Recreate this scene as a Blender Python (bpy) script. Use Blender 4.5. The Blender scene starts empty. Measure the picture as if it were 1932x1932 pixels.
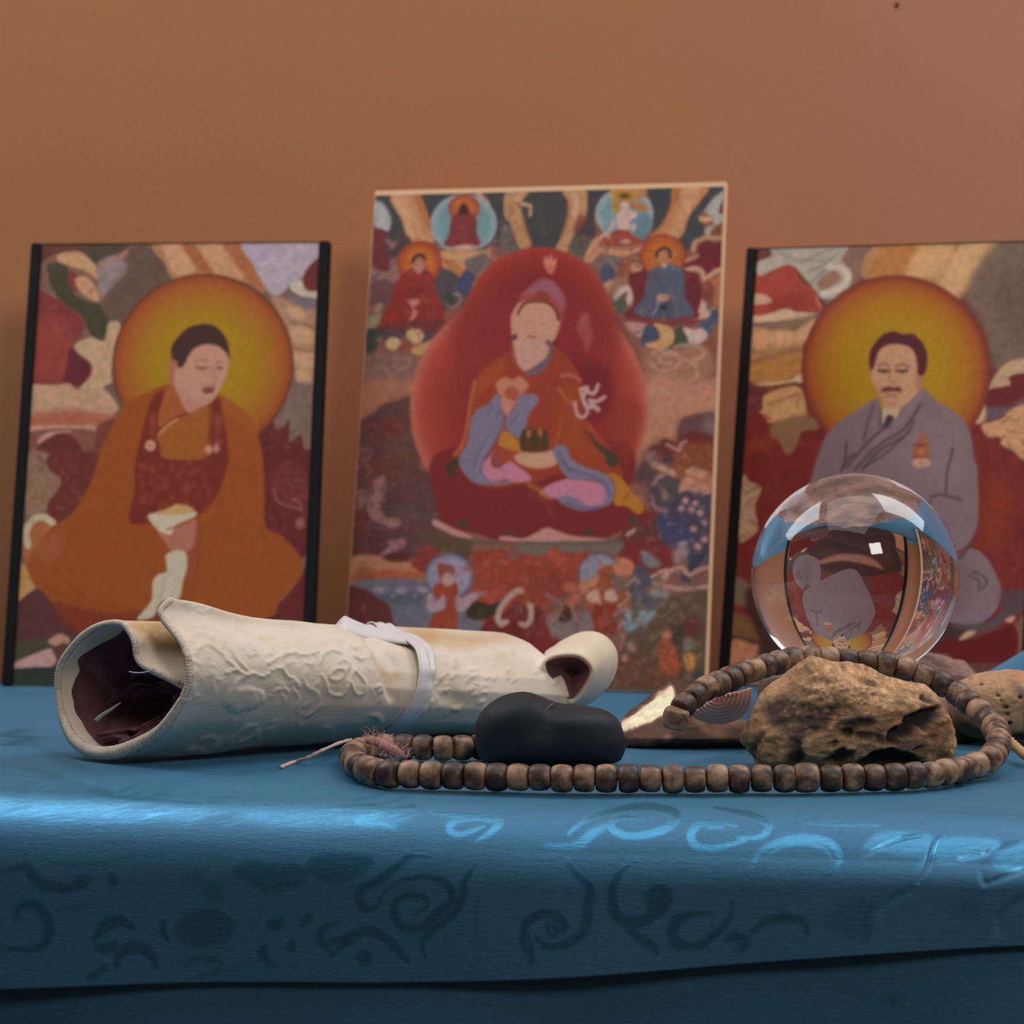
import bpy, bmesh, math, random
import numpy as np
from mathutils import Vector, Matrix, noise

# ------------------------------------------------------------------ camera, world, lights, exposure
F = 5000.0            # focal length in pixels of the 1932 px frame
EYE = 0.867           # eye height
TZ = 0.750            # table cloth height
HY = 840.0            # picture row of the eye level
sc = bpy.context.scene
C = sc.collection
cam = bpy.data.cameras.new('camera')
cam.lens = 36.0 * F / 1932.0
cam.sensor_width = 36.0
cam.shift_y = -(966.0 - HY) / 1932.0
cam.clip_start = 0.05
cam.dof.use_dof = True
cam.dof.focus_distance = 0.935
cam.dof.aperture_fstop = 19.0
camo = bpy.data.objects.new('camera', cam)
camo.location = (0, 0, EYE)
camo.rotation_euler = (math.pi / 2, 0, 0)
C.objects.link(camo)
sc.camera = camo

w = bpy.data.worlds.new('world'); sc.world = w; w.use_nodes = True
w.node_tree.nodes['Background'].inputs[0].default_value = (0.50, 0.44, 0.42, 1)
w.node_tree.nodes['Background'].inputs[1].default_value = 0.11

def area(name, loc, target, sx, sy, power, col):
    l = bpy.data.lights.new(name, 'AREA'); l.shape = 'RECTANGLE'; l.size = sx; l.size_y = sy
    l.energy = power; l.color = col
    o = bpy.data.objects.new(name, l); o.location = loc
    o.rotation_euler = (Vector(target) - Vector(loc)).to_track_quat('-Z', 'Y').to_euler()
    C.objects.link(o)
area('skylight', (0.10, 0.98, 2.30), (0.0, 1.02, TZ), 2.0, 1.2, 17.0, (0.96, 0.97, 1.0))
area('high_window_left', (-0.62, 1.30, 1.62), (0.0, 0.98, TZ), 0.50, 0.66, 11.0, (0.90, 0.95, 1.0))
area('high_window_right', (0.72, 1.28, 1.62), (0.05, 0.98, TZ), 0.50, 0.66, 11.0, (0.90, 0.95, 1.0))
area('room_window', (0.75, -0.75, 2.05), (0, 1.2, 0.85), 0.48, 0.48, 21.0, (1.0, 0.92, 0.84))

sc.view_settings.view_transform = 'Standard'
sc.view_settings.look = 'None'
sc.view_settings.gamma = 1.0
sc.view_settings.use_curve_mapping = False
sc.view_settings.exposure = -0.60

random.seed(4)
rng = np.random.RandomState(7)

# ------------------------------------------------------------------ helpers
def P(px, py, d):
    return Vector(((px - 966.0) * d / F, d, EYE - (py - HY) * d / F))

def lin(c):
    c = np.asarray(c, float) / 255.0
    return np.where(c <= 0.04045, c / 12.92, ((c + 0.055) / 1.055) ** 2.4)

def mat(name, col=(0.5, 0.5, 0.5), rough=0.7, **kw):
    m = bpy.data.materials.new(name); m.use_nodes = True
    b = m.node_tree.nodes['Principled BSDF']
    b.inputs['Base Color'].default_value = (*col, 1)
    b.inputs['Roughness'].default_value = rough
    for k, v in kw.items():
        b.inputs[k.replace('_', ' ').title() if k not in ('IOR',) else k].default_value = v
    return m

class N:
    """small node helper"""
    def __init__(s, m): s.m = m; s.t = m.node_tree; s.b = s.t.nodes['Principled BSDF']
    def n(s, typ, **kw):
        x = s.t.nodes.new(typ)
        for k, v in kw.items(): setattr(x, k, v)
        return x
    def l(s, a, b): s.t.links.new(a, b)
    def coord(s, scale=(1, 1, 1), kind='Object'):
        tc = s.n('ShaderNodeTexCoord'); mp = s.n('ShaderNodeMapping')
        mp.inputs['Scale'].default_value = scale
        s.l(tc.outputs[kind], mp.inputs[0]); return mp.outputs[0]
    def noise(s, vec, scale, detail=3, rough=0.5, dist=0.0):
        x = s.n('ShaderNodeTexNoise'); x.inputs['Scale'].default_value = scale
        x.inputs['Detail'].default_value = detail; x.inputs['Roughness'].default_value = rough
        x.inputs['Distortion'].default_value = dist
        s.l(vec, x.inputs['Vector']); return x.outputs[0]
    def ramp(s, fac, stops):
        r = s.n('ShaderNodeValToRGB'); e = r.color_ramp.elements
        while len(e) < len(stops): e.new(0.5)
        for i, (p, c) in enumerate(stops):
            e[i].position = p; e[i].color = (*c, 1) if len(c) == 3 else c
        s.l(fac, r.inputs[0]); return r.outputs[0]
    def mix(s, fac, a, b, mode='MIX'):
        x = s.n('ShaderNodeMix', data_type='RGBA', blend_type=mode)
        for i, v in ((0, fac), (6, a), (7, b)):
            if isinstance(v, (int, float)): x.inputs[i].default_value = v
            elif isinstance(v, tuple): x.inputs[i].default_value = (*v, 1)
            else: s.l(v, x.inputs[i])
        return x.outputs[2]
    def math(s, op, a, b=0.0):
        x = s.n('ShaderNodeMath', operation=op)
        for i, v in ((0, a), (1, b)):
            if isinstance(v, (int, float)): x.inputs[i].default_value = v
            else: s.l(v, x.inputs[i])
        return x.outputs[0]
    def attr(s, name):
        x = s.n('ShaderNodeAttribute', attribute_name=name); return x
    def bump(s, h, strength=0.3, dist=0.001):
        x = s.n('ShaderNodeBump'); x.inputs['Strength'].default_value = strength
        x.inputs['Distance'].default_value = dist
        s.l(h, x.inputs['Height']); s.l(x.outputs[0], s.b.inputs['Normal'])

def mesh(name, verts, faces, m, parent=None, smooth=True, cols=None):
    me = bpy.data.meshes.new(name)
    me.from_pydata([tuple(v) for v in verts], [], faces)
    if smooth: me.polygons.foreach_set('use_smooth', [True] * len(me.polygons))
    me.materials.append(m)
    if cols is not None:
        for nm, arr in cols.items():
            a = me.color_attributes.new(nm, 'FLOAT_COLOR', 'POINT')
            arr = np.asarray(arr, np.float32)
            if arr.ndim == 1: arr = np.repeat(arr[:, None], 3, 1)
            a.data.foreach_set('color', np.concatenate([arr, np.ones((len(arr), 1), np.float32)], 1).ravel())
    me.update()
    o = bpy.data.objects.new(name, me); C.objects.link(o)
    if parent: o.parent = parent
    return o

def grid(name, pts, m, parent=None, cols=None, closeu=False, closev=False, smooth=True):
    """pts: array (nu, nv, 3)"""
    pts = np.asarray(pts, np.float64); nu, nv = pts.shape[:2]
    idx = np.arange(nu * nv).reshape(nu, nv)
    a = idx if not closeu else np.vstack([idx, idx[:1]])
    a = a if not closev else np.hstack([a, a[:, :1]])
    q = np.stack([a[:-1, :-1], a[1:, :-1], a[1:, 1:], a[:-1, 1:]], -1).reshape(-1, 4)
    me = bpy.data.meshes.new(name)
    me.vertices.add(nu * nv); me.vertices.foreach_set('co', pts.reshape(-1))
    me.loops.add(q.size); me.loops.foreach_set('vertex_index', q.reshape(-1).astype(np.int32))
    me.polygons.add(len(q)); me.polygons.foreach_set('loop_start', (np.arange(len(q)) * 4).astype(np.int32))
    me.update(calc_edges=True)
    me.polygons.foreach_set('use_smooth', np.full(len(q), smooth))
    me.materials.append(m)
    if cols:
        for nm, arr in cols.items():
            t = me.color_attributes.new(nm, 'FLOAT_COLOR', 'POINT')
            arr = np.asarray(arr, np.float32).reshape(nu * nv, -1)
            if arr.shape[1] == 1: arr = np.repeat(arr, 3, 1)
            t.data.foreach_set('color', np.concatenate([arr, np.ones((len(arr), 1), np.float32)], 1).ravel())
    me.update()
    o = bpy.data.objects.new(name, me); C.objects.link(o)
    if parent: o.parent = parent
    return o

def tag(o, label, cat, group=None, kind=None):
    if label: o['label'] = label
    if cat: o['category'] = cat
    if group: o['group'] = group
    if kind: o['kind'] = kind
    return o

def empty(name, loc=(0, 0, 0)):
    o = bpy.data.objects.new(name, None); o.location = loc; o.empty_display_size = 0.01
    C.objects.link(o); return o

def adopt(root, *kids):
    """parent kids (built in world coordinates) to a root that has a location"""
    for k in kids:
        k.parent = root
        k.matrix_parent_inverse = Matrix.Translation(root.location).inverted()

def catmull(pts, n=8, closed=False):
    p = np.asarray(pts, float); L = len(p); out = []
    rng_ = range(L) if closed else range(L - 1)
    for i in rng_:
        if closed: a, b, c, d = p[(i - 1) % L], p[i], p[(i + 1) % L], p[(i + 2) % L]
        else: a, b, c, d = p[max(i - 1, 0)], p[i], p[i + 1], p[min(i + 2, L - 1)]
        for k in range(n):
            t = k / n
            out.append(0.5 * ((2 * b) + (-a + c) * t + (2 * a - 5 * b + 4 * c - d) * t * t + (-a + 3 * b - 3 * c + d) * t ** 3))
    if not closed: out.append(p[-1])
    return np.array(out)

def tube(name, path, r, m, parent=None, seg=8, ridge=None):
    """tube along path (n,3); r scalar or array; ridge (period, depth)"""
    p = np.asarray(path, float); n = len(p)
    r = np.full(n, r, float) if np.isscalar(r) else np.asarray(r, float)
    T = np.gradient(p, axis=0); T /= np.linalg.norm(T, axis=1)[:, None] + 1e-12
    up = np.array([0.13, 0.2, 1.0]); up /= np.linalg.norm(up)
    A = np.cross(T, up); A /= np.linalg.norm(A, axis=1)[:, None] + 1e-9
    B = np.cross(T, A)
    if ridge:
        s = np.concatenate([[0], np.cumsum(np.linalg.norm(np.diff(p, axis=0), axis=1))])
        r = r * (1 + ridge[1] * np.cos(s * 2 * math.pi / ridge[0]))
    th = np.linspace(0, 2 * math.pi, seg, endpoint=False)
    g = p[:, None, :] + r[:, None, None] * (A[:, None, :] * np.cos(th)[None, :, None] + B[:, None, :] * np.sin(th)[None, :, None])
    g[0] = p[0] + (g[0] - p[0]) * 0.3; g[-1] = p[-1] + (g[-1] - p[-1]) * 0.3
    o = grid(name, g, m, parent, closev=True)
    bm = bmesh.new(); bm.from_mesh(o.data); bmesh.ops.holes_fill(bm, edges=[e for e in bm.edges if e.is_boundary]); bm.to_mesh(o.data); bm.free()
    return o

def resample(path, step):
    p = np.asarray(path, float)
    s = np.concatenate([[0], np.cumsum(np.linalg.norm(np.diff(p, axis=0), axis=1))])
    k = max(2, int(round(s[-1] / step)) + 1)
    q = np.linspace(0, s[-1], k)
    return np.stack([np.interp(q, s, p[:, i]) for i in range(3)], 1)

# ------------------------------------------------------------------ flat print painter (numpy raster of polygons and strokes)
def gk(s):
    r = max(1, int(math.ceil(s * 2.5))); x = np.arange(-r, r + 1); k = np.exp(-x * x / (2 * s * s)); return k / k.sum()
def blur(a, s):
    if s <= 0: return a
    k = gk(s); r = len(k) // 2
    b = np.pad(a, ((r, r), (0, 0)), 'edge'); a = sum(k[i] * b[i:i + a.shape[0]] for i in range(len(k)))
    b = np.pad(a, ((0, 0), (r, r)), 'edge'); return sum(k[i] * b[:, i:i + a.shape[1]] for i in range(len(k)))

def vnoise(h, w_, cell, seed=0):
    """smooth value noise 0..1 of size h x w_"""
    r = np.random.RandomState(seed); gh, gw = int(h / cell) + 3, int(w_ / cell) + 3
    g = r.rand(gh, gw); y = np.arange(h) / cell; x = np.arange(w_) / cell
    yi, xi = y.astype(int), x.astype(int); fy, fx = y - yi, x - xi
    fy = fy * fy * (3 - 2 * fy); fx = fx * fx * (3 - 2 * fx)
    a = g[yi][:, xi]; b = g[yi][:, xi + 1]; c = g[yi + 1][:, xi]; d = g[yi + 1][:, xi + 1]
    return (a * (1 - fx) + b * fx) * (1 - fy)[:, None] + (c * (1 - fx) + d * fx) * fy[:, None]

class Art:
    def __init__(s, x0, y0, x1, y1, base):
        s.x0, s.y0 = x0, y0; s.w, s.h = int(x1 - x0), int(y1 - y0)
        s.im = np.ones((s.h, s.w, 3)) * np.array(base, float); s.fr(0, 0, 1)
    def fr(s, ox, oy, k): s.ox, s.oy, s.k = ox, oy, k
    def _t(s, pts):
        p = np.array(pts, float).reshape(-1, 2)
        return np.stack([s.ox + p[:, 0] * s.k - s.x0, s.oy + p[:, 1] * s.k - s.y0], 1)
    def _box(s, p, m):
        a = np.clip(int(p[:, 0].min() - m), 0, s.w); b = np.clip(int(p[:, 0].max() + m) + 1, 0, s.w)
        c = np.clip(int(p[:, 1].min() - m), 0, s.h); d = np.clip(int(p[:, 1].max() + m) + 1, 0, s.h)
        return a, b, c, d
    def _put(s, m, box, col, al):
        a, b, c, d = box; m = (m * al)[..., None]
        s.im[c:d, a:b] = s.im[c:d, a:b] * (1 - m) + np.array(col, float) * m
    def poly(s, col, pts, soft=1.2, sharp=False, al=1.0):
        p = s._t(pts)
        if not sharp: p = catmull(p, 5, True)
        box = s._box(p, soft * 3 + 2); a, b, c, d = box
        if b <= a or d <= c: return
        Y, X = np.mgrid[c:d, a:b].astype(float); X += 0.5; Y += 0.5
        m = np.zeros(X.shape, bool); q = np.roll(p, -1, 0)
        for (x1, y1), (x2, y2) in zip(p, q):
            if y1 == y2: continue
            lo, hi = (y1, y2) if y1 < y2 else (y2, y1)
            r0 = max(0, int(math.ceil(lo - 0.5 - c))); r1 = min(d - c, int(math.ceil(hi - 0.5 - c)))
            if r1 <= r0: continue
            yy = Y[r0:r1]; m[r0:r1] ^= X[r0:r1] < x1 + (yy - y1) * (x2 - x1) / (y2 - y1)
        s._put(blur(m.astype(float), soft), box, col, al)
    def stroke(s, col, pts, width, soft=1.0, al=1.0, taper=False):
        p = catmull(s._t(pts), 5) if len(pts) > 4 else s._t(pts)
        wd = width / 2.0; box = s._box(p, wd + soft * 3 + 2); a, b, c, d = box
        if b <= a or d <= c: return
        Y, X = np.mgrid[c:d, a:b].astype(float); m = np.zeros(X.shape)
        n = len(p) - 1
        for i in range(n):
            (x1, y1), (x2, y2) = p[i], p[i + 1]; dx, dy = x2 - x1, y2 - y1
            wi = wd * (1.0 if not taper else 0.35 + 0.65 * math.sin(math.pi * (i + 0.5) / n))
            t = np.clip(((X - x1) * dx + (Y - y1) * dy) / (dx * dx + dy * dy + 1e-9), 0, 1)
            D = np.hypot(X - x1 - t * dx, Y - y1 - t * dy)
            m = np.maximum(m, np.clip(wi + 0.5 - D, 0, 1))
        s._put(blur(m, soft), box, col, al)
    def disc(s, cx, cy, r, stops, soft=1.2, ry=None):
        """stops: [(t, colour)]; t = 0 centre, 1 rim"""
        (x, y), = s._t([cx, cy]); r *= s.k; ry = r if ry is None else ry * s.k
        box = s._box(np.array([[x - r, y - ry], [x + r, y + ry]]), soft * 3 + 2); a, b, c, d = box
        if b <= a or d <= c: return
        Y, X = np.mgrid[c:d, a:b].astype(float)
        D = np.hypot((X - x) / r, (Y - y) / ry)
        m = blur((D < 1).astype(float), soft)[..., None]
        ts = [t for t, _ in stops]
        col = np.stack([np.interp(D, ts, [cc[i] for _, cc in stops]) for i in range(3)], -1)
        s.im[c:d, a:b] = s.im[c:d, a:b] * (1 - m) + col * m
    def mottle(s, amp, cell, seed=1, chroma=0.0):
        n = vnoise(s.h, s.w, cell, seed) - 0.5; s.im *= (1 + amp * 2 * n)[..., None]
        if chroma:
            for i in range(3): s.im[..., i] *= 1 + chroma * 2 * (vnoise(s.h, s.w, cell, seed + 10 + i) - 0.5)
    def scrib(s, x0, y0, x1, y1, n, cols, ln=14, wd=4, al=.6):
        s.fr(0, 0, 1)
        for k in range(n):
            x, y = random.uniform(x0, x1), random.uniform(y0, y1); a = random.uniform(0, 6.28); b = a + random.uniform(-1.6, 1.6); l = random.uniform(.4, 1) * ln
            s.stroke(random.choice(cols), [x, y, x + l * .5 * math.cos(a), y + l * .5 * math.sin(a), x + l * .5 * (math.cos(a) + math.cos(b)), y + l * .5 * (math.sin(a) + math.sin(b))], random.uniform(.5, 1) * wd, 1.3, al)
    def sample(s, X, Y):
        x = np.clip(np.asarray(X) - s.x0 - 0.5, 0, s.w - 1.001); y = np.clip(np.asarray(Y) - s.y0 - 0.5, 0, s.h - 1.001)
        xi, yi = x.astype(int), y.astype(int); fx, fy = (x - xi)[..., None], (y - yi)[..., None]
        xj, yj = np.minimum(xi + 1, s.w - 1), np.minimum(yi + 1, s.h - 1); im = s.im
        return (im[yi, xi] * (1 - fx) + im[yi, xj] * fx) * (1 - fy) + (im[yj, xi] * (1 - fx) + im[yj, xj] * fx) * fy
# ------------------------------------------------------------------ the three printed pictures (flat print)
def art_left():
    A = Art(0, 450, 625, 1305, (112, 80, 66))
    A.fr(0, 440, .33126)
    p, st = A.poly, A.stroke
    p((88,50,44), [190,70,700,70,640,110,520,160,400,110,300,120,230,160,200,200])
    p((70,58,45), [430,80,700,75,620,140,540,200,470,150])
    p((170,128,92), [300,130,420,105,500,160,560,230,540,270,450,210,340,180])
    p((112,50,44), [370,220,420,240,420,330,360,320])
    p((172,124,92), [410,260,470,250,520,300,550,390,480,370,420,310])
    p((62,56,40), [250,180,360,190,370,290,430,370,560,420,600,500,570,610,500,580,440,470,340,400,270,300])
    p((130,108,106), [540,170,640,130,690,180,660,260,600,330,560,380,540,290], 2)
    st((150,105,90), [560,180,660,140,700,110], 5)
    p((90,68,58), [720,90,860,90,960,240,860,330,740,440,680,540,590,480,560,400,640,300,700,220], 2)
    st((120,95,88), [600,300,680,240,700,180], 5)
    p((152,102,70), [870,60,1370,60,1500,330,1400,300,1180,240,980,270,920,180])
    p((176,130,96), [900,60,1010,60,1100,210,980,240], 2.5)
    p((172,124,90), [1090,60,1230,60,1380,260,1290,260,1180,210], 2.5)
    p((144,84,50), [1010,60,1080,60,1190,230,1110,210], 2.5)
    p((148,88,55), [1250,60,1370,60,1490,330,1400,280], 2.5)
    p((156,138,146), [1375,60,1800,60,1800,190,1720,260,1640,300,1600,350,1540,370,1480,290,1420,180], 1.8)
    p((94,40,36), [1810,160,1730,220,1710,290,1740,330,1810,360])
    p((172,156,140), [1640,290,1700,280,1730,340,1800,345,1790,390,1700,370,1640,330])
    p((104,90,92), [1600,340,1660,370,1800,390,1790,460,1720,450,1640,400], 2)
    p((150,112,86), [1530,370,1640,400,1720,450,1800,480,1790,910,1700,880,1660,760,1620,560,1560,450], 2)
    for q in ([1620,430,1700,440,1720,500,1640,490], [1640,540,1760,560,1760,640,1660,620], [1660,700,1780,700,1770,780,1680,770], [1680,790,1760,800,1740,880,1680,850]):
        p((172,132,98), q, 2.5)
    st((125,85,70), [1640,520,1720,530,1780,560], 4, 1.5); st((125,85,70), [1660,660,1720,680,1780,680], 4, 1.5)
    p((112,88,78), [1650,870,1800,900,1790,1240,1700,1220,1620,1120,1550,1060,1600,960], 2.5)
    # red cloud on the left edge
    p((112,46,42), [170,340,300,380,400,440,460,520,440,600,400,650,500,760,490,840,400,860,300,860,160,870,170,600])
    p((130,54,46), [200,480,350,500,400,620,380,800,180,850,180,650], 5)
    p((88,34,38), [380,660,440,690,500,760,480,840,440,880,350,850,370,740])
    p((170,134,102), [410,640,500,600,580,620,600,520,660,510,670,560,640,640,620,780,620,860,560,920,480,930,440,890,500,820,510,750,430,690])
    p((100,78,68), [560,900,640,870,690,1010,640,990])
    p((168,128,100), [150,870,300,870,380,860,430,900,560,880,640,960,660,1010,620,1050,560,1100,150,1110,150,960])
    p((150,84,62), [150,1040,400,1010,640,1050,560,1100,150,1100], 5)
    p((170,122,102), [150,1105,550,1105,540,1138,150,1138])
    p((118,70,56), [140,1140,560,1140,500,1340,130,1340])
    p((166,124,104), [200,1190,260,1140,400,1130,300,1165,220,1200])
    p((92,40,36), [220,1200,340,1140,430,1190,450,1270,300,1300,200,1250])
    p((106,54,40), [540,1110,600,1070,650,1080,560,1320,480,1340,530,1200])
    p((92,34,34), [1440,1110,1530,1040,1560,1130,1610,1110,1640,1080,1640,1200,1700,1160,1730,1240,1800,1260,1800,1560,1720,1860,1500,1700,1470,1250], .9)
    p((104,42,40), [1540,1380,1700,1330,1760,1500,1640,1600], 6)
    # lower left scenery
    p((128,96,74), [120,1268,280,1268,330,1440,280,1550,160,1620,110,1500], 3)
    p((98,42,34), [280,1268,560,1268,480,1490,390,1620,300,1650,260,1560,340,1420,270,1350])
    p((148,86,52), [130,1660,300,1640,340,1900,150,1900])
    st((172,150,120), [150,1780,140,1700,180,1635,240,1620,290,1650], 13)
    p((166,118,72), [90,1880,150,1910,200,2000,130,2120,90,2030], 2)
    p((80,44,42), [80,2140,210,2030,300,2110,420,2220,440,2310,300,2360,60,2360])
    p((64,58,42), [60,2340,420,2300,350,2390,60,2440])
    p((158,118,94), [270,2330,340,2283,400,2320,350,2360])
    p((84,50,42), [300,2370,380,2340,330,2470,290,2460])
    p((168,126,120), [85,2450,260,2373,300,2378,310,2460,150,2510])
    p((40,46,38), [0,2500,340,2470,700,2480,700,2640,0,2640])
    # mountain strokes right
    st((128,80,78), [1550,1460,1570,1530,1640,1560,1700,1580], 4, 1.2); st((128,80,78), [1660,1520,1700,1540,1710,1590], 4)
    p((136,84,76), [1680,1640,1720,1630,1730,1680,1690,1690], 2)
    p((90,34,32), [1480,2200,1600,2100,1700,1980,1800,1800,1800,2300,1480,2300])
    A.fr(0, 0, 1); A.scrib(30, 850, 180, 960, 40, [(124, 66, 56), (84, 38, 34), (140, 104, 84)], 20, 5, .4); A.scrib(500, 820, 590, 1000, 50, [(112, 50, 44), (78, 32, 32), (124, 72, 66)], 18, 5, .4); A.scrib(50, 480, 200, 640, 30, [(88, 60, 52), (140, 92, 74), (100, 44, 42)], 20, 5, .35); A.mottle(.05, 10, 5, .02); A.fr(0, 440, .33126)
    # halo
    A.disc(1142, 755, 516, [(0,(150,112,16)),(.5,(148,108,18)),(.72,(146,94,26)),(.88,(146,78,32)),(.965,(132,62,30)),(1,(84,42,26))])
    # robe
    p((136,66,24), [960,870,820,915,740,950,680,1010,620,1120,560,1260,520,1400,470,1500,390,1620,300,1670,200,1790,150,1890,180,1990,250,2050,320,2140,400,2220,480,2260,900,2240,1500,2200,1590,2100,1700,1970,1705,1850,1600,1730,1510,1680,1500,1480,1490,1300,1460,1150,1440,1080,1350,1000,1250,930,1180,960,1080,1000])
    p((144,76,36), [940,890,985,880,1050,1025,960,1080,880,1150,850,1010], 2)
    p((146,80,36), [1240,930,1350,1000,1440,1090,1450,1160,1350,1100,1260,1020], 4, al=.5)
    p((146,78,58), [200,1760,330,1710,350,1810,280,1880,190,1830], 5, al=.6)
    p((106,42,28), [300,2100,400,2120,620,2170,900,2150,900,2260,480,2290,330,2200], 3, al=.8)
    for q in ([250,2010,500,2130,700,2180], [300,1900,480,2080,760,2140], [1130,1660,1120,1900,1080,2100], [1500,1600,1490,1720,1560,1800]):
        st((112,50,22), q, 3, 1.6, .6)
    # vest
    V = (106,38,28)
    p(V, [860,940,925,905,890,1050,900,1140,910,1240,960,1300,780,1300,790,1180,820,1060])
    p(V, [1190,960,1240,950,1260,1060,1285,1180,1285,1340,1170,1340,1190,1200,1175,1060])
    p(V, [770,1280,900,1275,1000,1285,1275,1270,1285,1330,1245,1470,1170,1580,1080,1630,980,1658,850,1660,730,1650,760,1470])
    for k in range(60):
        x, y = random.uniform(770, 1240), random.uniform(1300, 1560)
        p((130,58,46), [x, y, x + 22, y - 14, x + 34, y + 16, x + 8, y + 22], 2, al=.45)
    for k in range(16):
        y = random.uniform(1000, 1240); p((132,60,40), [840, y, 865, y - 10, 880, y + 12, 850, y + 18], 2, al=.5); p((132,60,40), [1210, y, 1235, y - 10, 1255, y + 12, 1225, y + 18], 2, al=.5)
    p((142,76,32), [885,1155,960,1085,1070,1035,1180,975,1195,1100,1170,1200,1165,1290,930,1290,905,1220])
    st((92,42,24), [880,1140,960,1075,1060,1028,1160,970], 3, 1)
    st((180,120,80), [895,1150,950,1095,1000,1065], 4, 1)
    st((100,44,28), [1180,980,1185,1100,1160,1280], 3, 1.2, .8)
    A.disc(845, 1215, 32, [(0,(150,90,70)),(.5,(178,130,104)),(1,(166,112,88))], 1.2)
    A.disc(1178, 1238, 24, [(0,(176,126,100)),(1,(160,104,80))], 1.2, 30); A.disc(1222, 1232, 18, [(0,(170,118,92)),(1,(150,94,72))], 1.2, 28)
    # head
    p((150,92,66), [958,715,1000,750,995,890,960,870,945,800])
    p((172,122,102), [985,790,1010,760,1060,690,1110,650,1200,640,1275,670,1292,740,1275,830,1240,900,1200,965,1130,1000,1062,1028,1022,965,985,870])
    p((160,106,88), [1000,880,1100,960,1200,950,1130,1000,1062,1026], 4, al=.6)
    p((62,38,34), [968,725,963,660,1000,600,1060,545,1150,525,1220,545,1280,620,1297,725,1275,690,1230,652,1170,640,1110,655,1070,690,1035,760,1008,775,992,735])
    st((128,82,68), [1095,740,1130,728,1170,742], 3, 1.2, .7); st((128,82,68), [1215,745,1255,740], 3, 1.2, .7)
    st((96,58,48), [1105,768,1135,778,1168,774], 4, 1.1, .85); st((96,58,48), [1222,774,1252,776], 4, 1.1, .8)
    A.disc(1136, 776, 9, [(0,(70,42,38)),(1,(96,60,50))], 1); A.disc(1236, 776, 8, [(0,(70,42,38)),(1,(96,60,50))], 1)
    st((140,90,74), [1190,770,1215,840,1200,858], 3, 1.3, .7)
    p((116,58,48), [1138,896,1170,884,1212,888,1200,915,1160,922], 1.3); st((140,92,80), [1130,870,1180,866,1220,872], 3, 1.5, .6)
    # hand, bowl, scarf
    p((132,64,50), [1090,1660,1135,1660,1120,1830,1090,1970,1055,1950,1070,1820], 2, al=.7)
    p((156,96,76), [890,1700,950,1685,1010,1675,1100,1630,1110,1720,1080,1810,980,1818,940,1770])
    p((182,162,136), [835,1618,880,1598,1090,1588,1107,1618,1000,1668,965,1722,900,1700,860,1658])
    p((174,132,84), [880,1598,960,1570,1000,1548,1080,1565,1092,1595,960,1612])
    st((132,74,56), [945,1690,1020,1670,1090,1640], 3, 1.2)
    p((176,160,134), [942,1838,1000,1812,1055,1828,1062,1908,1040,1988,1015,2088,930,2098,900,2128,870,2190,780,2200,860,2098,868,1988,900,1948,940,1938,948,1908])
    st((150,128,104), [930,1960,925,2030,900,2090], 3, 1.3, .7)
    A.mottle(.035, 5, 3, .02)
    return A

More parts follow.
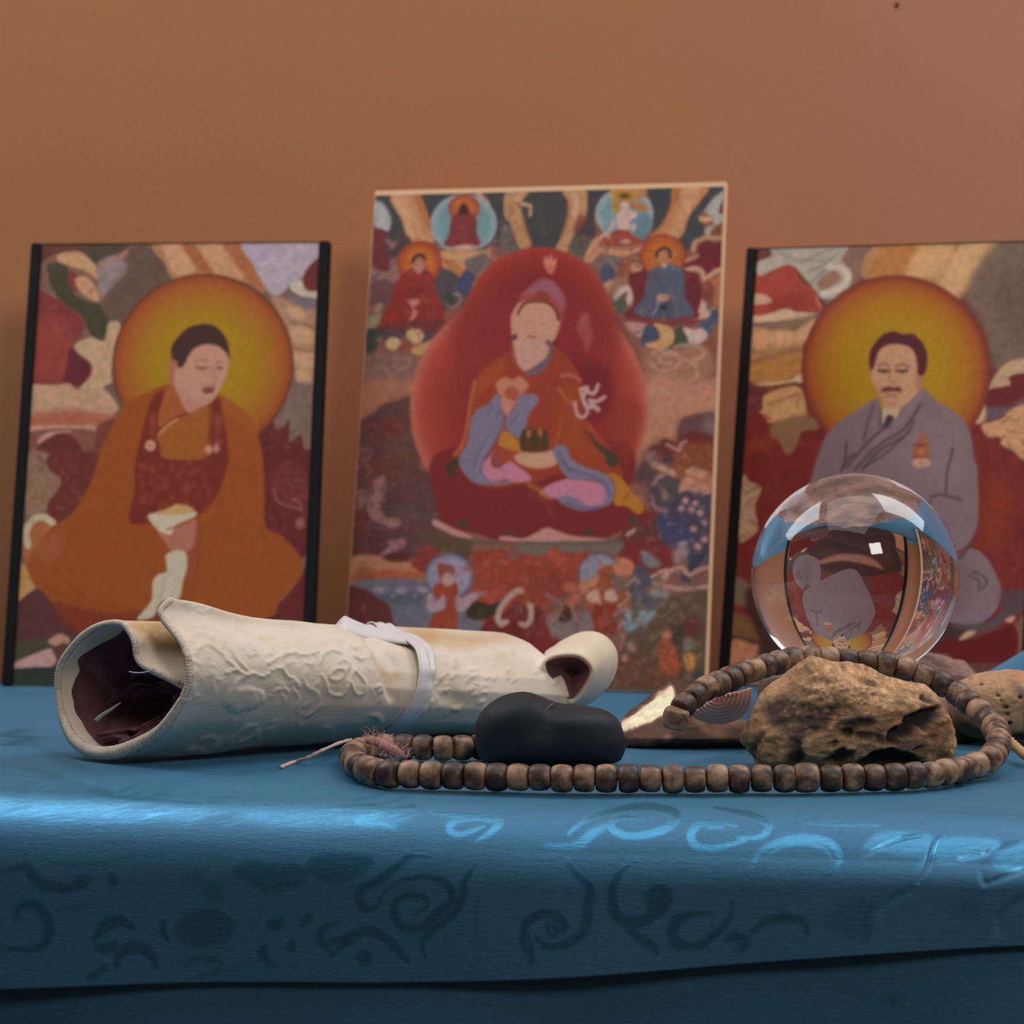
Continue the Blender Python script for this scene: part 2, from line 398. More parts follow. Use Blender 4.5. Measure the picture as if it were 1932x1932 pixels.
def art_right():
    A = Art(1340, 445, 2010, 1310, (98, 50, 42))
    p, st = A.poly, A.stroke
    A.fr(1380, 440, .28571)
    p((120,88,74), [760,80,1060,80,900,300,700,450,640,480,720,300], 3)
    p((92,52,44), [150,90,330,100,300,200,200,240,120,200])
    p((156,112,74), [1040,60,1800,60,1560,430,1400,360,1180,290,900,300], 2)
    p((160,104,52), [1080,60,1270,60,1180,280,1000,290,930,290], 4)
    p((184,138,94), [1310,60,1500,60,1400,290,1180,280], 4)
    p((186,142,100), [1580,60,1790,60,1560,400,1410,340], 4)
    p((108,86,70), [1800,60,2200,60,2200,900,1950,880,1760,900,1700,650,1600,480,1560,410], 6)
    p((96,76,62), [1800,250,2100,300,2100,640,1800,600], 14, al=.7)
    # swirling cloud
    p((150,140,126), [200,200,300,150,330,90,780,80,760,180,820,250,820,330,770,420,650,440,590,400,560,350,500,280,440,220,330,240,220,290])
    for q in ([350,130,500,180,620,130,700,110], [540,250,620,220,720,150], [560,330,640,250,760,200], [480,200,560,180,640,190]):
        st((120,110,100), q, 5, 1.6, .8)
    st((178,160,140), [640,400,760,360,800,280,760,230,680,220], 12, 2)
    p((130,96,74), [640,280,720,250,750,300,700,350,620,380,600,330], 2)
    p((140,58,44), [150,300,230,280,320,240,400,210,450,240,500,320,590,380,600,440,630,510,540,520,440,500,340,530,240,540,130,520], 1.2)
    p((122,44,36), [250,420,420,400,560,440,520,500,300,510], 6, al=.7)
    p((170,136,114), [140,440,180,400,260,410,300,450,240,470,140,470])
    st((184,120,100), [590,420,620,500], 3)
    p((182,152,124), [130,590,130,545,250,540,380,500,470,520,600,530,560,560,400,580,240,590])
    p((120,94,74), [130,600,300,590,520,550,640,510,560,620,300,650,130,640], 3)
    # cream and ochre cloud bank
    p((158,118,80), [120,640,300,640,460,640,600,560,620,620,500,740,480,900,130,960])
    p((184,136,98), [150,660,250,640,300,690,230,760,150,750], 3); p((184,140,104), [280,670,400,640,440,700,380,750,300,740], 3); p((186,138,104), [460,650,590,570,600,620,500,720,450,710], 3)
    p((160,110,56), [140,860,300,830,480,800,480,940,300,990,150,980], 3)
    st((118,76,50), [150,850,300,810,480,770], 7, 2.5, .7); st((118,80,52), [150,760,260,790,460,760], 5, 2.5, .6)
    p((184,150,112), [180,990,400,970,480,930,560,960,530,990,420,990,250,1010])
    p((104,54,42), [120,1000,260,1010,440,985,470,1000,380,1030,240,1060,150,1070])
    p((96,44,48), [120,1020,240,1040,220,1110,160,1170,110,1160])
    p((178,134,88), [240,1070,420,1010,490,1040,520,1180,500,1220,300,1250,200,1250,180,1200,230,1160])
    st((138,92,62), [260,1130,400,1080,480,1060], 5, 2, .7); A.disc(240, 1215, 52, [(0,(130,78,54)),(.6,(150,96,66)),(1,(176,128,90))], 1.6, 34)
    p((124,90,62), [280,1270,500,1200,620,1270,600,1340,400,1460,300,1400], 3)
    # maroon hills
    M = (108,38,32)
    p(M, [90,1250,200,1180,270,1270,280,1350,330,1370,390,1470,450,1400,490,1310,580,1300,640,1260,700,1320,560,1600,560,3000,0,3000,60,1400], .9)
    p((128,56,42), [150,1360,300,1330,280,1420,160,1440], 5, al=.6)
    p(M, [1600,1240,1660,1260,1680,1330,1720,1360,1800,1350,1820,1440,1900,1460,1960,1520,2200,1500,2200,2500,1600,2500,1640,1700], .9)
    p((130,52,30), [1680,1700,1800,1600,1880,1800,1760,2100,1640,2000], 12, al=.5)
    # right clouds
    p((172,134,104), [1620,1240,1680,1100,1740,980,1830,870,1960,830,2200,860,2200,940,1980,940,1850,960,1880,1000,1820,1020,1740,1060,1690,1180], 1.5)
    p((96,34,36), [1690,1080,1740,1030,1860,1010,1860,950,1960,930,2200,930,2200,1070,1900,1110,1780,1160,1700,1140])
    p((96,72,78), [1700,1150,1860,1150,1960,1080,1960,1130,1840,1210,1720,1240], 2.5)
    p((178,130,94), [1680,1310,1680,1260,1800,1230,1900,1150,2200,1100,2200,1480,1960,1500,1880,1440,1800,1400,1790,1350,1720,1350], 1.5)
    p((186,146,116), [1620,1250,1650,1170,1690,1150,1700,1230,1660,1260])
    # left strip (around the ball) and foot of the picture
    B = 1470  # rows of the lower zoom add 1470
    p((160,128,98), [90,B+140,140,B+170,200,B+190,210,B+240,170,B+330,190,B+480,120,B+550,60,B+540], 1.2)
    st((120,86,64), [100,B+250,160,B+220,200,B+200], 3)
    p((112,88,72), [0,B+800,120,B+830,160,B+960,0,B+980], 4)
    p((112,80,52), [0,B+1040,200,B+1110,400,B+1280,0,B+1250], 4)
    st((86,56,42), [0,B+1190,150,B+1225,400,B+1300], 9, 2)
    p((176,116,82), [0,B+1230,150,B+1245,330,B+1290,400,B+1500,0,B+1560], 2)
    p((64,40,36), [100,B+900,300,B+860,700,B+800,1300,B+900,1500,B+1000,1480,B+1540,300,B+1540,180,B+1200], 3)
    p((84,52,44), [300,B+1000,700,B+1060,1200,B+1020,1300,B+1150,700,B+1250,320,B+1180], 10, al=.7)
    p((150,98,80), [420,B+900,700,B+960,1000,B+1000,1300,B+960,1340,B+990,1000,B+1090,640,B+1060], 4)
    p((52,34,34), [500,B+1150,1000,B+1130,1200,B+1300,500,B+1330], 12, al=.8)
    A.fr(0, 0, 1); A.scrib(1410, 820, 1560, 1100, 60, [(122, 52, 42), (92, 30, 28), (134, 70, 52)], 20, 5, .4); A.scrib(1400, 620, 1530, 800, 40, [(170, 124, 88), (124, 82, 56), (150, 100, 66)], 22, 5, .4); A.scrib(1840, 760, 1940, 1200, 50, [(124, 50, 34), (92, 30, 28)], 24, 5, .4); A.mottle(.05, 10, 6, .02); A.fr(1380, 440, .28571)
    # halo
    A.disc(1110, 908, 622, [(0,(158,118,18)),(.5,(156,114,20)),(.74,(154,100,26)),(.9,(146,76,32)),(.965,(124,54,34)),(1,(100,46,36))], 1.4, 628)
    # robe
    R = (116,94,98)
    p(R, [990,1090,860,1160,740,1240,650,1330,600,1450,550,1600,530,B+300,700,B+700,900,B+900,1520,B+620,1590,B+560,1640,B+430,1640,B+100,1620,1500,1600,1350,1560,1250,1480,1170,1380,1110,1270,1020,1180,1100,1100,1200,1020,1180])
    p(R, [1490,B+660,1590,B+610,1680,B+660,1750,B+770,1790,B+900,1760,B+1010,1680,B+1090,1600,B+1120,1480,B+1110,1300,B+1000,1300,B+700])
    p((126,104,106), [1150,1250,1500,1260,1560,1500,1500,B+200,1200,B+100,1050,1500], 16, al=.6)
    p((98,76,82), [1480,B+680,1560,B+660,1600,B+900,1500,B+1080,1400,B+900], 8, al=.5)
    D = (70,50,54)
    for q, wd in (([960,1130,930,1220,890,1370], 4), ([1010,1170,1000,1260,1040,1290,1080,1270], 3), ([1270,1130,1150,1300,1000,1390,830,1560], 5), ([1220,1240,1170,1330,1000,1430,880,1560], 5), ([1150,1350,1050,1440,900,B+70], 4), ([1020,1290,900,1400,780,1540], 5),
                  ([780,1380,770,1480,760,1540], 5), ([1480,1420,1460,1500,1440,B+100,1430,B+240], 5), ([1330,B+270,1400,B+255,1470,B+270,1530,B+290], 5), ([1330,B+290,1310,B+330], 4), ([1590,B+570,1540,B+650,1500,B+680], 6), ([740,B+100,780,B+30,830,B-10], 5),
                  ([1600,B+760,1680,B+800,1690,B+850,1640,B+880], 4), ([1580,B+790,1640,B+820,1640,B+860], 4), ([1480,B+1120,1600,B+1135,1720,B+1090,1800,B+1040,1850,B+1060], 8)):
        st(D, q, wd, 1.3, .75)
    st((130,108,112), [1270,1040,1200,1160,1080,1280,960,1390], 9, 2.5, .6)
    # lap flap and foot
    p((84,66,70), [1480,B+1110,1700,B+1100,1850,B+950,1920,B+890,2000,B+930,2000,B+1000,1860,B+1060,1700,B+1150,1500,B+1140], 3)
    p((76,58,62), [1790,B+900,1920,B+900,1940,B+1000,1800,B+1030], 4, al=.8)
    p((178,134,104), [1810,B+1090,1850,B+1060,1880,B+1060,1860,B+1100]); p((178,138,110), [1500,B+1225,1560,B+1160,1620,B+1160,1590,B+1190])
    p((92,22,22), [1420,B+1210,1560,B+1220,1740,B+1160,1880,B+1110,1940,B+1150,1940,B+1340,1500,B+1370,1340,B+1330])
    st((150,96,66), [1880,B+1110,1910,B+1180,1900,B+1320], 5, 2); p((110,84,64), [1900,B+1100,1960,B+1060,1960,B+1300,1920,B+1300], 3)
    p((88,52,50), [1250,B+1330,1440,B+1310,1480,B+1390,1700,B+1370,1600,B+1470,1200,B+1500], 3)
    st((130,88,80), [1340,B+1330,1420,B+1320,1460,B+1380], 5, 2)
    # badge
    p((146,84,58), [1210,1500,1215,1420,1250,1370,1280,1310,1320,1370,1325,1440,1320,B+20,1215,B+20], 1.4)
    st((106,56,44), [1230,1400,1300,1400], 4); st((106,56,44), [1225,1480,1320,1490], 4); A.disc(1270, 1440, 26, [(0,(180,110,86)),(1,(150,86,60))], 1.5)
    p((176,132,108), [1220,B+25,1320,B+20,1320,B+70,1230,B+75]); A.disc(1270, B + 45, 18, [(0,(150,100,84)),(1,(176,130,106))], 1.2)
    # shirt, tie, head
    p((178,148,120), [1030,1150,1130,1150,1110,1220,1050,1260,1020,1240])
    p((58,46,52), [1040,1220,1060,1200,1095,1215,1080,1250,1040,1290,1030,1260])
    p((176,130,98), [985,780,1050,735,1150,730,1230,780,1260,880,1280,930,1275,1010,1230,1080,1150,1150,1060,1160,1010,1100,970,1010,945,950,950,870,970,820])
    p((150,98,72), [1250,900,1300,930,1280,1000,1240,1040], 2, al=.7); p((156,104,76), [960,1000,1010,1100,1060,1150,1040,1060], 4, al=.5)
    p((80,34,38), [938,890,940,790,980,720,1030,670,1100,650,1160,670,1230,670,1290,730,1318,800,1315,880,1290,940,1255,930,1250,850,1220,770,1150,738,1060,740,1000,780,980,840,960,900])
    st((120,76,56), [995,868,1030,862,1060,875], 5, 1.3, .7); st((120,76,56), [1110,878,1150,868,1190,880], 5, 1.3, .7)
    st((88,56,48), [995,905,1030,912,1060,908], 6, 1.3); st((88,56,48), [1118,908,1150,914,1180,908], 6, 1.3)
    st((140,92,70), [1075,900,1065,960,1085,985,1110,980], 3, 1.4, .7)
    A.disc(1030, 910, 11, [(0,(60,38,36)),(1,(84,54,46))], 1); A.disc(1150, 912, 11, [(0,(60,38,36)),(1,(84,54,46))], 1)
    p((100,48,38), [1010,1050,1030,1020,1070,1012,1090,1022,1130,1015,1150,1050,1100,1045,1060,1048], 1.4); st((140,88,70), [1050,1068,1080,1075,1110,1068], 5, 1.4, .8)
    st((150,104,80), [1050,1120,1080,1125,1110,1118], 4, 1.6, .6)
    A.mottle(.035, 5, 5, .02)
    return A
def art_center():
    A = Art(630, 345, 1390, 1310, (120, 74, 60))
    p, st = A.poly, A.stroke
    # ---- upper left (scale .18634)
    A.fr(680, 340, .18634)
    p((62,58,58), [100,140,2000,140,2000,760,1600,760,1400,700,700,640,500,650,300,800,100,700], .8, True)
    p((90,78,74), [1350,400,1500,480,1700,560,1640,740,1520,770,1400,640], 3)
    p((160,122,94), [1180,140,1330,140,1290,640,1200,560], 1)   # between
    p((62,58,58), [1250,160,1500,150,1480,420,1400,640,1330,260])
    for q, c in (([300,170,600,165,640,380,730,520,740,660,500,640,420,420], (168,116,78)), ([310,170,430,168,560,560,520,640,430,420], (180,130,94)), ([540,165,610,165,730,480,700,520,600,320], (160,96,56)),
                 ([1490,150,1720,150,1650,260,1680,480,1750,690,1640,730,1540,480,1480,400], (162,118,80))): p(c, q, 1.2)
    st((180,136,100), [450,180,560,420,640,620], 6, 2, .7)
    st((176,130,96), [1640,160,1600,250,1740,290,1740,380], 7, 1.5)
    A.disc(1630, 290, 22, [(0,(90,52,44)),(1,(150,100,76))])
    st((150,92,58), [1660,400,1700,560,1750,680], 4, 1.4)
    p((150,144,142), [120,230,200,230,270,300,310,420,280,530,200,540,140,480,130,350], 2)
    p((98,42,44), [110,490,280,540,260,620,300,760,320,900,230,950,130,880,100,780,120,620])
    p((124,84,84), [250,600,340,640,400,590,420,640,340,720,280,680], 1.6)
    p((70,54,54), [420,560,520,640,420,760,300,800,260,660,330,720], 2)
    p((130,90,86), [80,920,200,940,300,930,300,830,380,830,370,1050,100,1060], 2.2)
    st((70,58,66), [100,1000,150,990,180,960], 4, 1.6)
    p((96,62,60), [70,1050,330,1050,300,1300,180,1300,60,1250], 2)
    p((130,112,86), [60,1390,130,1380,160,1280,240,1270,200,1340,190,1460,100,1540,50,1480], 1.6)
    p((54,56,50), [60,1540,200,1520,300,1540,240,1620,50,1620])
    # blue disc with seated figure
    A.disc(1055, 462, 342, [(0,(98,124,126)),(.7,(100,126,128)),(.88,(122,136,138)),(1,(138,140,140))], 1.3, 305)
    A.disc(1058, 300, 162, [(0,(164,92,42)),(.6,(158,86,42)),(.85,(146,66,40)),(1,(126,56,46))], 1.2, 142)
    p((112,46,44), [1005,350,1110,350,1190,420,1190,560,1210,690,870,690,910,560,930,400], 1.1)
    p((66,34,30), [1055,250,1095,290,1115,350,1080,370,1005,365,1015,300])
    for k in range(14): x, y = random.uniform(930,1160), random.uniform(420,650); p((136,72,66), [x,y,x+20,y-12,x+30,y+14], 1.5, al=.6)
    p((176,132,120), [900,715,980,690,1080,675,1180,690,1220,715,1080,735]); st((92,84,82), [900,735,1080,750,1200,730,1280,700], 5, 1.2)
    # rays and hill below the disc
    p((172,120,84), [830,740,1260,740,1330,700,1330,800,1250,830,1100,880,1060,1010,930,950,840,900], 1.4)
    p((160,98,60), [830,800,1000,880,1080,960,1030,1010,900,930], 1.8); p((182,132,96), [860,780,1050,790,1240,770,1040,850], 1.8)
    p((98,84,78), [1060,850,1180,790,1290,770,1320,850,1280,950,1150,980], 2)
    p((66,62,84), [1000,1040,1070,940,1160,980,1170,1060,1100,1190,1010,1170,960,1090])
    p((74,62,66), [770,920,900,930,1010,1020,960,1100,1000,1190,1130,1180,1050,1260,950,1330,860,1340,780,1180], 1.6)
    st((128,118,116), [960,1180,1010,1190,1030,1230,980,1290,930,1320], 5, 1.5); p((54,58,50), [880,1180,1000,1210,960,1280,880,1250], 1.5)
    st((140,100,80), [1300,860,1220,1000,1150,1090], 6, 1.6, .7); st((150,92,76), [1380,640,1300,760,1380,820], 7, 2, .6)
    # small red seated figure left
    A.disc(600, 850, 232, [(0,(172,96,40)),(.6,(164,86,38)),(.85,(148,64,38)),(1,(124,50,40))], 1.4, 222)
    p((124,42,36), [470,940,560,900,700,940,760,1020,790,1200,860,1300,850,1440,760,1500,540,1500,380,1530,220,1500,220,1380,290,1300,330,1130,380,1020], 1.2)
    p((108,38,34), [480,1090,640,1100,640,1200,540,1220,470,1180], 3, al=.7)
    p((160,104,88), [545,850,590,815,640,830,655,880,630,950,580,970,545,920,525,880]); st((52,38,36), [530,845,550,800,595,775,635,785,650,815], 6, 1)
    p((170,100,92), [480,1240,590,1225,600,1270,540,1310,580,1350,560,1420,500,1460,460,1500,520,1400,530,1320], 1.2)
    p((98,44,40), [200,1490,850,1440,780,1610,200,1610], 2)
    # ---- upper right (scale .19151)
    A.fr(1030, 340, .19151)
    p((62,58,58), [0,130,200,130,240,250,230,400,150,640,60,700,-100,690,-100,130], 1)
    p((62,54,60), [400,140,680,130,560,280,500,400,520,560,480,680,380,760,300,640,400,440,420,250], 1.2)
    p((60,58,60), [1010,130,1310,110,1280,240,1200,440,1080,560,1080,300], 1.1)
    p((60,60,62), [1600,120,1810,105,1810,200,1680,260,1600,330,1540,420,1600,520,1560,620,1480,700,1380,760,1350,600], 1.4)
    p((166,118,84), [190,130,420,130,420,400,330,480,280,620,230,740,130,700,180,600,240,440,250,260], 1.4)
    st((150,96,56), [240,200,250,320,220,460,160,640], 5, 1.5, .7); st((180,136,108), [290,160,330,220,310,320,330,430], 9, 2)
    p((108,52,46), [330,400,400,380,420,440,360,540,310,520], 2.4, al=.8)
    p((82,74,64), [280,620,400,570,500,640,480,720,380,780,260,740], 2.5)
    for q, c in (([1310,110,1640,110,1540,280,1440,420,1350,620,1060,620,1200,460,1270,280], (170,112,74)), ([1300,120,1370,120,1300,300,1200,470,1110,600,1060,610,1200,440,1270,270], (158,92,52)), ([1400,120,1560,120,1470,330,1380,500,1320,600,1240,600,1350,400], (176,126,92))): p(c, q, 1.4)
    A.disc(800, 370, 288, [(0,(104,126,128)),(.7,(108,130,132)),(.9,(130,140,140)),(1,(140,142,140))], 1.2, 258)
    p((92,114,122), [860,420,1040,380,1080,480,1000,620,900,600], 3)
    p((160,112,70), [680,120,1000,120,1010,200,880,260,700,220], 2); A.disc(800, 195, 120, [(0,(70,48,30)),(.25,(96,66,28)),(.6,(152,104,36)),(1,(168,118,58))], 1.6, 62)
    p((158,112,66), [680,240,760,260,780,340,700,370], 2); p((164,98,56), [860,270,960,270,1040,310,1020,350,900,330], 2)
    p((182,148,136), [770,280,800,250,850,280,850,330,920,360,930,400,860,450,840,530,740,530,730,440,720,390,770,340])
    p((160,140,136), [640,540,660,470,710,430,720,480,680,530]); p((172,146,136), [850,500,890,470,920,500,900,550])
    p((136,60,48), [560,620,620,600,700,540,840,540,900,590,990,660,840,680,600,680]); p((180,130,112), [750,650,820,625,870,650,820,670]); st((170,140,130), [560,610,620,560,640,600], 7, 1.8)
    p((176,120,90), [480,640,560,600,600,680,800,700,990,680,960,740,800,800,640,800,560,760,480,850,400,820], 1.5)
    st((140,80,64), [560,690,800,712,980,690], 4, 1.6)
    st((150,104,80), [430,800,520,740,620,760], 5, 1.6)
    p((104,88,82), [500,850,600,780,780,800,820,850,740,950,640,960], 2.4)
    p((72,68,88), [600,880,660,850,700,950,690,1040,580,1050,560,940], 1.5)
    p((134,74,56), [760,840,860,800,900,950,820,980,740,960], 2); p((178,124,90), [870,880,950,860,980,930,900,970], 2)
    p((140,92,72), [600,1060,700,1020,820,980,900,1010,820,1080,740,1180,640,1160], 2.2); p((172,132,104), [600,1060,680,1030,640,1120], 1.8)
    # grey leaf shapes on right edge
    p((150,146,136), [1800,180,1700,220,1620,320,1600,370,1680,420,1690,500,1800,460], 2); p((186,138,100), [1535,420,1660,410,1700,440,1590,470], 1.5)
    p((96,40,42), [1780,260,1810,260,1810,380,1740,370], 1.8); p((150,140,122), [1600,540,1690,500,1700,620,1620,610], 2)
    p((120,62,48), [1660,560,1790,470,1800,620,1690,640], 2)
    p((98,34,42), [1500,760,1560,680,1640,640,1700,680,1780,670,1780,900,1700,940,1600,990,1560,900,1410,900,1400,860,1520,830], 1.2)
    st((164,124,94), [1480,740,1500,660,1570,630,1640,620,1790,620], 8, 1.8); st((160,110,84), [1400,850,1480,810,1520,790], 7, 1.6)
    st((176,132,106), [1420,940,1500,920,1570,960,1590,1030,1700,950,1780,930], 9, 1.8)
    p((156,90,66), [1580,1050,1680,1020,1790,1000,1790,1300,1700,1330,1660,1200,1560,1160], 2); p((120,60,46), [1560,1080,1640,1040,1700,1180,1600,1250,1540,1160], 2)
    p((180,140,122), [1540,1240,1600,1250,1620,1330,1700,1300,1640,1390,1520,1410], 1.5)
    p((66,72,92), [1640,1400,1660,1330,1720,1340,1720,1440,1640,1520,1550,1500,1530,1470], 1.2)
    # white curl
    st((180,152,142), [720,1200,760,1130,830,1110,860,1150,840,1240], 12, 1.5); p((76,78,64), [700,1250,780,1180,820,1260,800,1370,720,1330], 2)
    # dark blue seated figure right
    p((98,36,40), [840,1000,960,940,1040,900,1400,940,1540,1000,1560,1200,1530,1330,1480,1420,820,1400,900,1250], 1.3)
    A.disc(1180, 790, 226, [(0,(176,100,38)),(.6,(168,90,38)),(.86,(156,74,40)),(1,(128,54,42))], 1.4, 212)
    p((78,78,92), [1160,890,1240,860,1330,900,1400,980,1400,1200,1490,1360,1400,1400,1180,1420,1000,1390,890,1340,990,1200,1010,1080,1040,960,1100,910], 1.1)
    p((64,64,78), [1100,1260,1260,1260,1260,1380,1100,1380], 3, al=.7); st((128,120,128), [1130,1230,1120,1300,1075,1370], 4, 1.2)
    p((48,46,56), [1140,1290,1220,1280,1215,1320,1150,1320], 1.5); p((168,118,96), [1125,1180,1235,1175,1230,1235,1140,1245])
    p((162,104,76), [1140,780,1190,740,1240,770,1240,850,1200,900,1170,890,1140,850]); st((66,44,40), [1120,800,1130,750,1190,715,1245,740,1255,800], 6, 1); p((170,140,130), [1165,890,1200,915,1220,880])
    st((110,52,50), [840,1400,1100,1450,1480,1420], 12, 2)
    p((110,50,52), [860,1380,1000,1420,1150,1450,1400,1430,1500,1400,1480,1470,1180,1480,900,1450], 1.6)
    # ---- animals / clouds under (scale .19151 from 1020,620)
    A.fr(1020, 620, .19151)
    p((166,122,110), [860,-20,1060,0,1040,90,1000,140,900,60], 2); st((110,80,80), [940,90,1000,70], 4)
    p((62,64,84), [1060,20,1140,20,1200,60,1200,140,1120,170,1040,240,1010,180,1030,90], 1.3)
    p((178,132,88), [1140,0,1240,10,1330,60,1340,170,1260,250,1100,240,1060,190,1180,170,1200,90], 1.4)
    p((64,68,50), [1350,70,1410,20,1450,90,1480,220,1400,260,1240,270,1340,180], 1.3)
    p((180,148,140), [1430,40,1540,60,1640,40,1680,120,1600,200,1500,200,1470,130], 1.3); p((66,76,98), [1590,20,1760,-10,1700,60,1690,150,1660,80], 1.3)
    p((140,96,78), [1020,230,1120,250,1300,260,1500,220,1680,200,1790,240,1780,420,1560,560,1300,540,1080,500], 4)
    for q in ([1340,300,1200,300,1220,380,1320,380], [1120,300,1180,260,1300,270,1400,340,1340,430,1200,460,1110,390], [1340,230,1440,210,1560,220,1640,290,1560,350,1420,360], [1500,380,1560,420,1560,520,1500,550]):
        st((166,122,100), q, 7, 2.2, .9)
    p((126,66,50), [1620,190,1720,170,1790,200,1770,320,1720,410,1700,290], 2.2, al=.8)
    p((162,110,86), [1060,520,1560,560,1800,560,1800,900,1560,880,1380,960,1360,1120,1200,1120,1060,1220,920,1420,1040,1000], 6)
    p((168,112,90), [1080,560,1780,620,1780,820,1400,880,1080,860], 10, al=.7)
    p((92,60,58), [1400,960,1500,900,1600,880,1740,880,1760,1060,1740,1200,1560,1160,1380,1140], 2); p((118,96,98), [1620,960,1740,900,1760,1050,1640,1100], 6, al=.7)
    # mountain slopes and demon on right
    p((96,40,34), [1400,1100,1560,1060,1740,1130,1740,1300,1560,1240,1400,1180], 3)
    p((122,62,42), [1300,1240,1500,1180,1740,1200,1730,1560,1500,1560,1300,1480], 4)
    p((96,44,40), [1080,1220,1180,1180,1240,1120,1320,1160,1420,1200,1300,1290,1160,1300], 1.6)
    st((160,110,108), [1260,1180,1340,1220,1380,1240,1400,1180,1450,1150], 6, 1.6)
    p((66,48,62), [1170,1330,1300,1290,1320,1350,1180,1360], 1.8); p((80,56,54), [960,1440,1060,1330,1120,1360,1180,1420,1140,1560,960,1560], 2.2)
    p((120,90,86), [1060,1290,1160,1240,1150,1340,1080,1360], 2.2)
    st((172,128,110), [1130,1370,1240,1420,1320,1460], 11, 2); p((174,126,100), [1440,1430,1560,1400,1660,1460,1600,1520,1480,1480], 2)
    p((70,54,60), [1180,1520,1300,1500,1330,1560,1180,1580], 2); st((168,122,108), [1120,1560,1160,1500,1220,1490], 6, 1.6)
    # ---- left middle (scale .19151 from 660,620)
    A.fr(660, 620, .19151)
    p((56,58,50), [150,40,260,30,330,60,280,150,250,260,190,340,160,250], 1.6); st((120,120,112), [270,130,330,80,380,40], 5, 1.6)
    p((76,58,60), [330,40,560,60,540,120,460,150,330,120], 2)
    p((176,142,104), [350,170,400,110,480,120,500,170,440,240,380,220], 1.5); p((176,138,100), [560,60,620,20,700,40,745,100,700,160,620,170,570,120], 1.5)
    p((70,58,60), [740,100,840,60,800,150,720,180], 2); p((126,66,50), [490,200,560,120,620,170,600,250,440,300], 1.8)
    p((172,124,84), [610,220,700,180,820,140,760,260,700,290,620,270], 2)
    p((120,84,74), [130,300,400,240,620,300,700,340,620,600,300,640,130,600], 4)
    st((140,100,84), [430,310,520,290,590,340,560,400,480,420,430,380], 6, 1.8, .8); st((140,98,82), [230,420,300,380,360,420,420,500], 6, 2, .7)
    p((146,92,72), [110,560,640,540,620,700,400,740,200,860,90,930], 6)
    p((86,54,50), [90,960,220,860,350,760,460,740,600,700,680,900,760,960,740,1260,700,1400,960,1500,1100,1600,900,2200,60,2200,50,1300], 1.8)
    p((104,42,40), [160,980,400,930,620,900,640,1000,400,1100,260,1060], 8, al=.7)
    p((98,64,54), [400,1150,720,980,740,1240,640,1400,400,1300], 10, al=.6)
    for q in ([80,1240,150,1200,220,1260,150,1310,90,1300], [60,1400,140,1360,200,1420,160,1480]): st((126,72,70), q, 7, 2.2, .7)
    p((106,48,42), [240,1300,500,1360,560,1450,300,1540,200,1480], 6, al=.6)
    # lower left figures (scale .19151 from 640,900)
    A.fr(640, 900, .19151)
    p((136,94,90), [330,60,400,10,460,30,450,200,400,300,420,370,480,420,600,430,610,490,520,520,420,480,330,440,280,370,270,300,340,160], 1.6)
    p((128,88,86), [150,160,300,130,350,110,300,240,250,290,190,340,180,270], 2, al=.8); st((128,84,84), [430,260,460,230,470,250], 6)
    st((120,70,60), [170,560,250,480,300,440], 6, 2); p((96,44,38), [130,380,240,360,300,430,200,560,120,600], 2.5)
    p((66,44,42), [470,200,600,180,600,340,480,380,440,300], 6, al=.7); p((86,64,56), [520,320,720,280,860,420,720,460,540,420], 5, al=.7)
    p((84,46,44), [130,700,260,540,400,560,480,680,420,770,280,800,120,780], 1.8)
    p((140,92,92), [430,760,500,690,480,650,560,640,640,620,660,680,600,740,520,760,440,790,400,830], 1.8)
    p((160,104,76), [110,830,240,780,420,800,700,860,760,870,820,920,800,1040,100,1040], 2)
    p((150,76,48), [110,1040,260,960,500,930,840,960,860,1040], 3); p((132,70,52), [130,960,240,880,330,950,300,1020,140,1020], 4, al=.7)
    p((84,40,34), [440,800,560,760,700,780,680,840,520,850], 2); p((122,48,38), [720,880,840,700,980,640,1060,700,900,860,840,960,760,920], 2); p((112,58,40), [1160,680,1280,690,1300,740,1200,760], 3)
    # water and flowers strip
    p((96,92,98), [90,1050,870,1050,900,1560,560,1560,520,1380,400,1240,300,1160,90,1130], 2)
    p((80,78,86), [360,1180,860,1160,870,1260,540,1260], 4)
    for x, y in ((180,1105),(400,1115),(620,1125),(830,1120)): p((138,118,124), [x-70,y+10,x-20,y-25,x+40,y-15,x+60,y+20,x,y+35], 2)
    A.disc(530, 1185, 22, [(0,(128,112,118)),(1,(100,92,98))]); A.disc(750, 1180, 22, [(0,(128,112,118)),(1,(100,92,98))])
    p((92,42,40), [60,1130,240,1110,380,1200,500,1280,540,1440,600,1600,40,1600], 1.6)
    A.disc(240, 1300, 40, [(0,(124,70,72)),(1,(98,44,42))], 3)
    p((84,62,48), [800,560,980,560,1300,640,1300,800,1160,860,1060,760,900,700], 3)
    # lotus leaves, orange hills under the throne (C6 frame below draws the right part)
    p((136,56,38), [1320,780,1460,760,1560,740,1640,740,1720,840,1800,820,2000,820,2000,1560,1300,1560,1320,1200,1340,1000], 2.4)
    p((150,66,54), [1340,1120,1600,1100,1700,1180,1640,1280,1400,1250], 5, al=.7)
    p((98,92,98), [860,1180,1260,1260,1400,1400,1440,1500,1400,1560,860,1560], 2)
    p((54,44,30), [1260,1300,1380,1240,1500,1270,1640,1240,1560,1370,1400,1420,1280,1400], 1.6)
    p((100,34,30), [1460,1420,1580,1360,2000,1300,2000,1600,1440,1600], 2)
    A.disc(1090, 990, 245, [(0,(136,122,136)),(.75,(134,120,134)),(.93,(106,94,110)),(1,(84,68,76))], 1.6, 228)
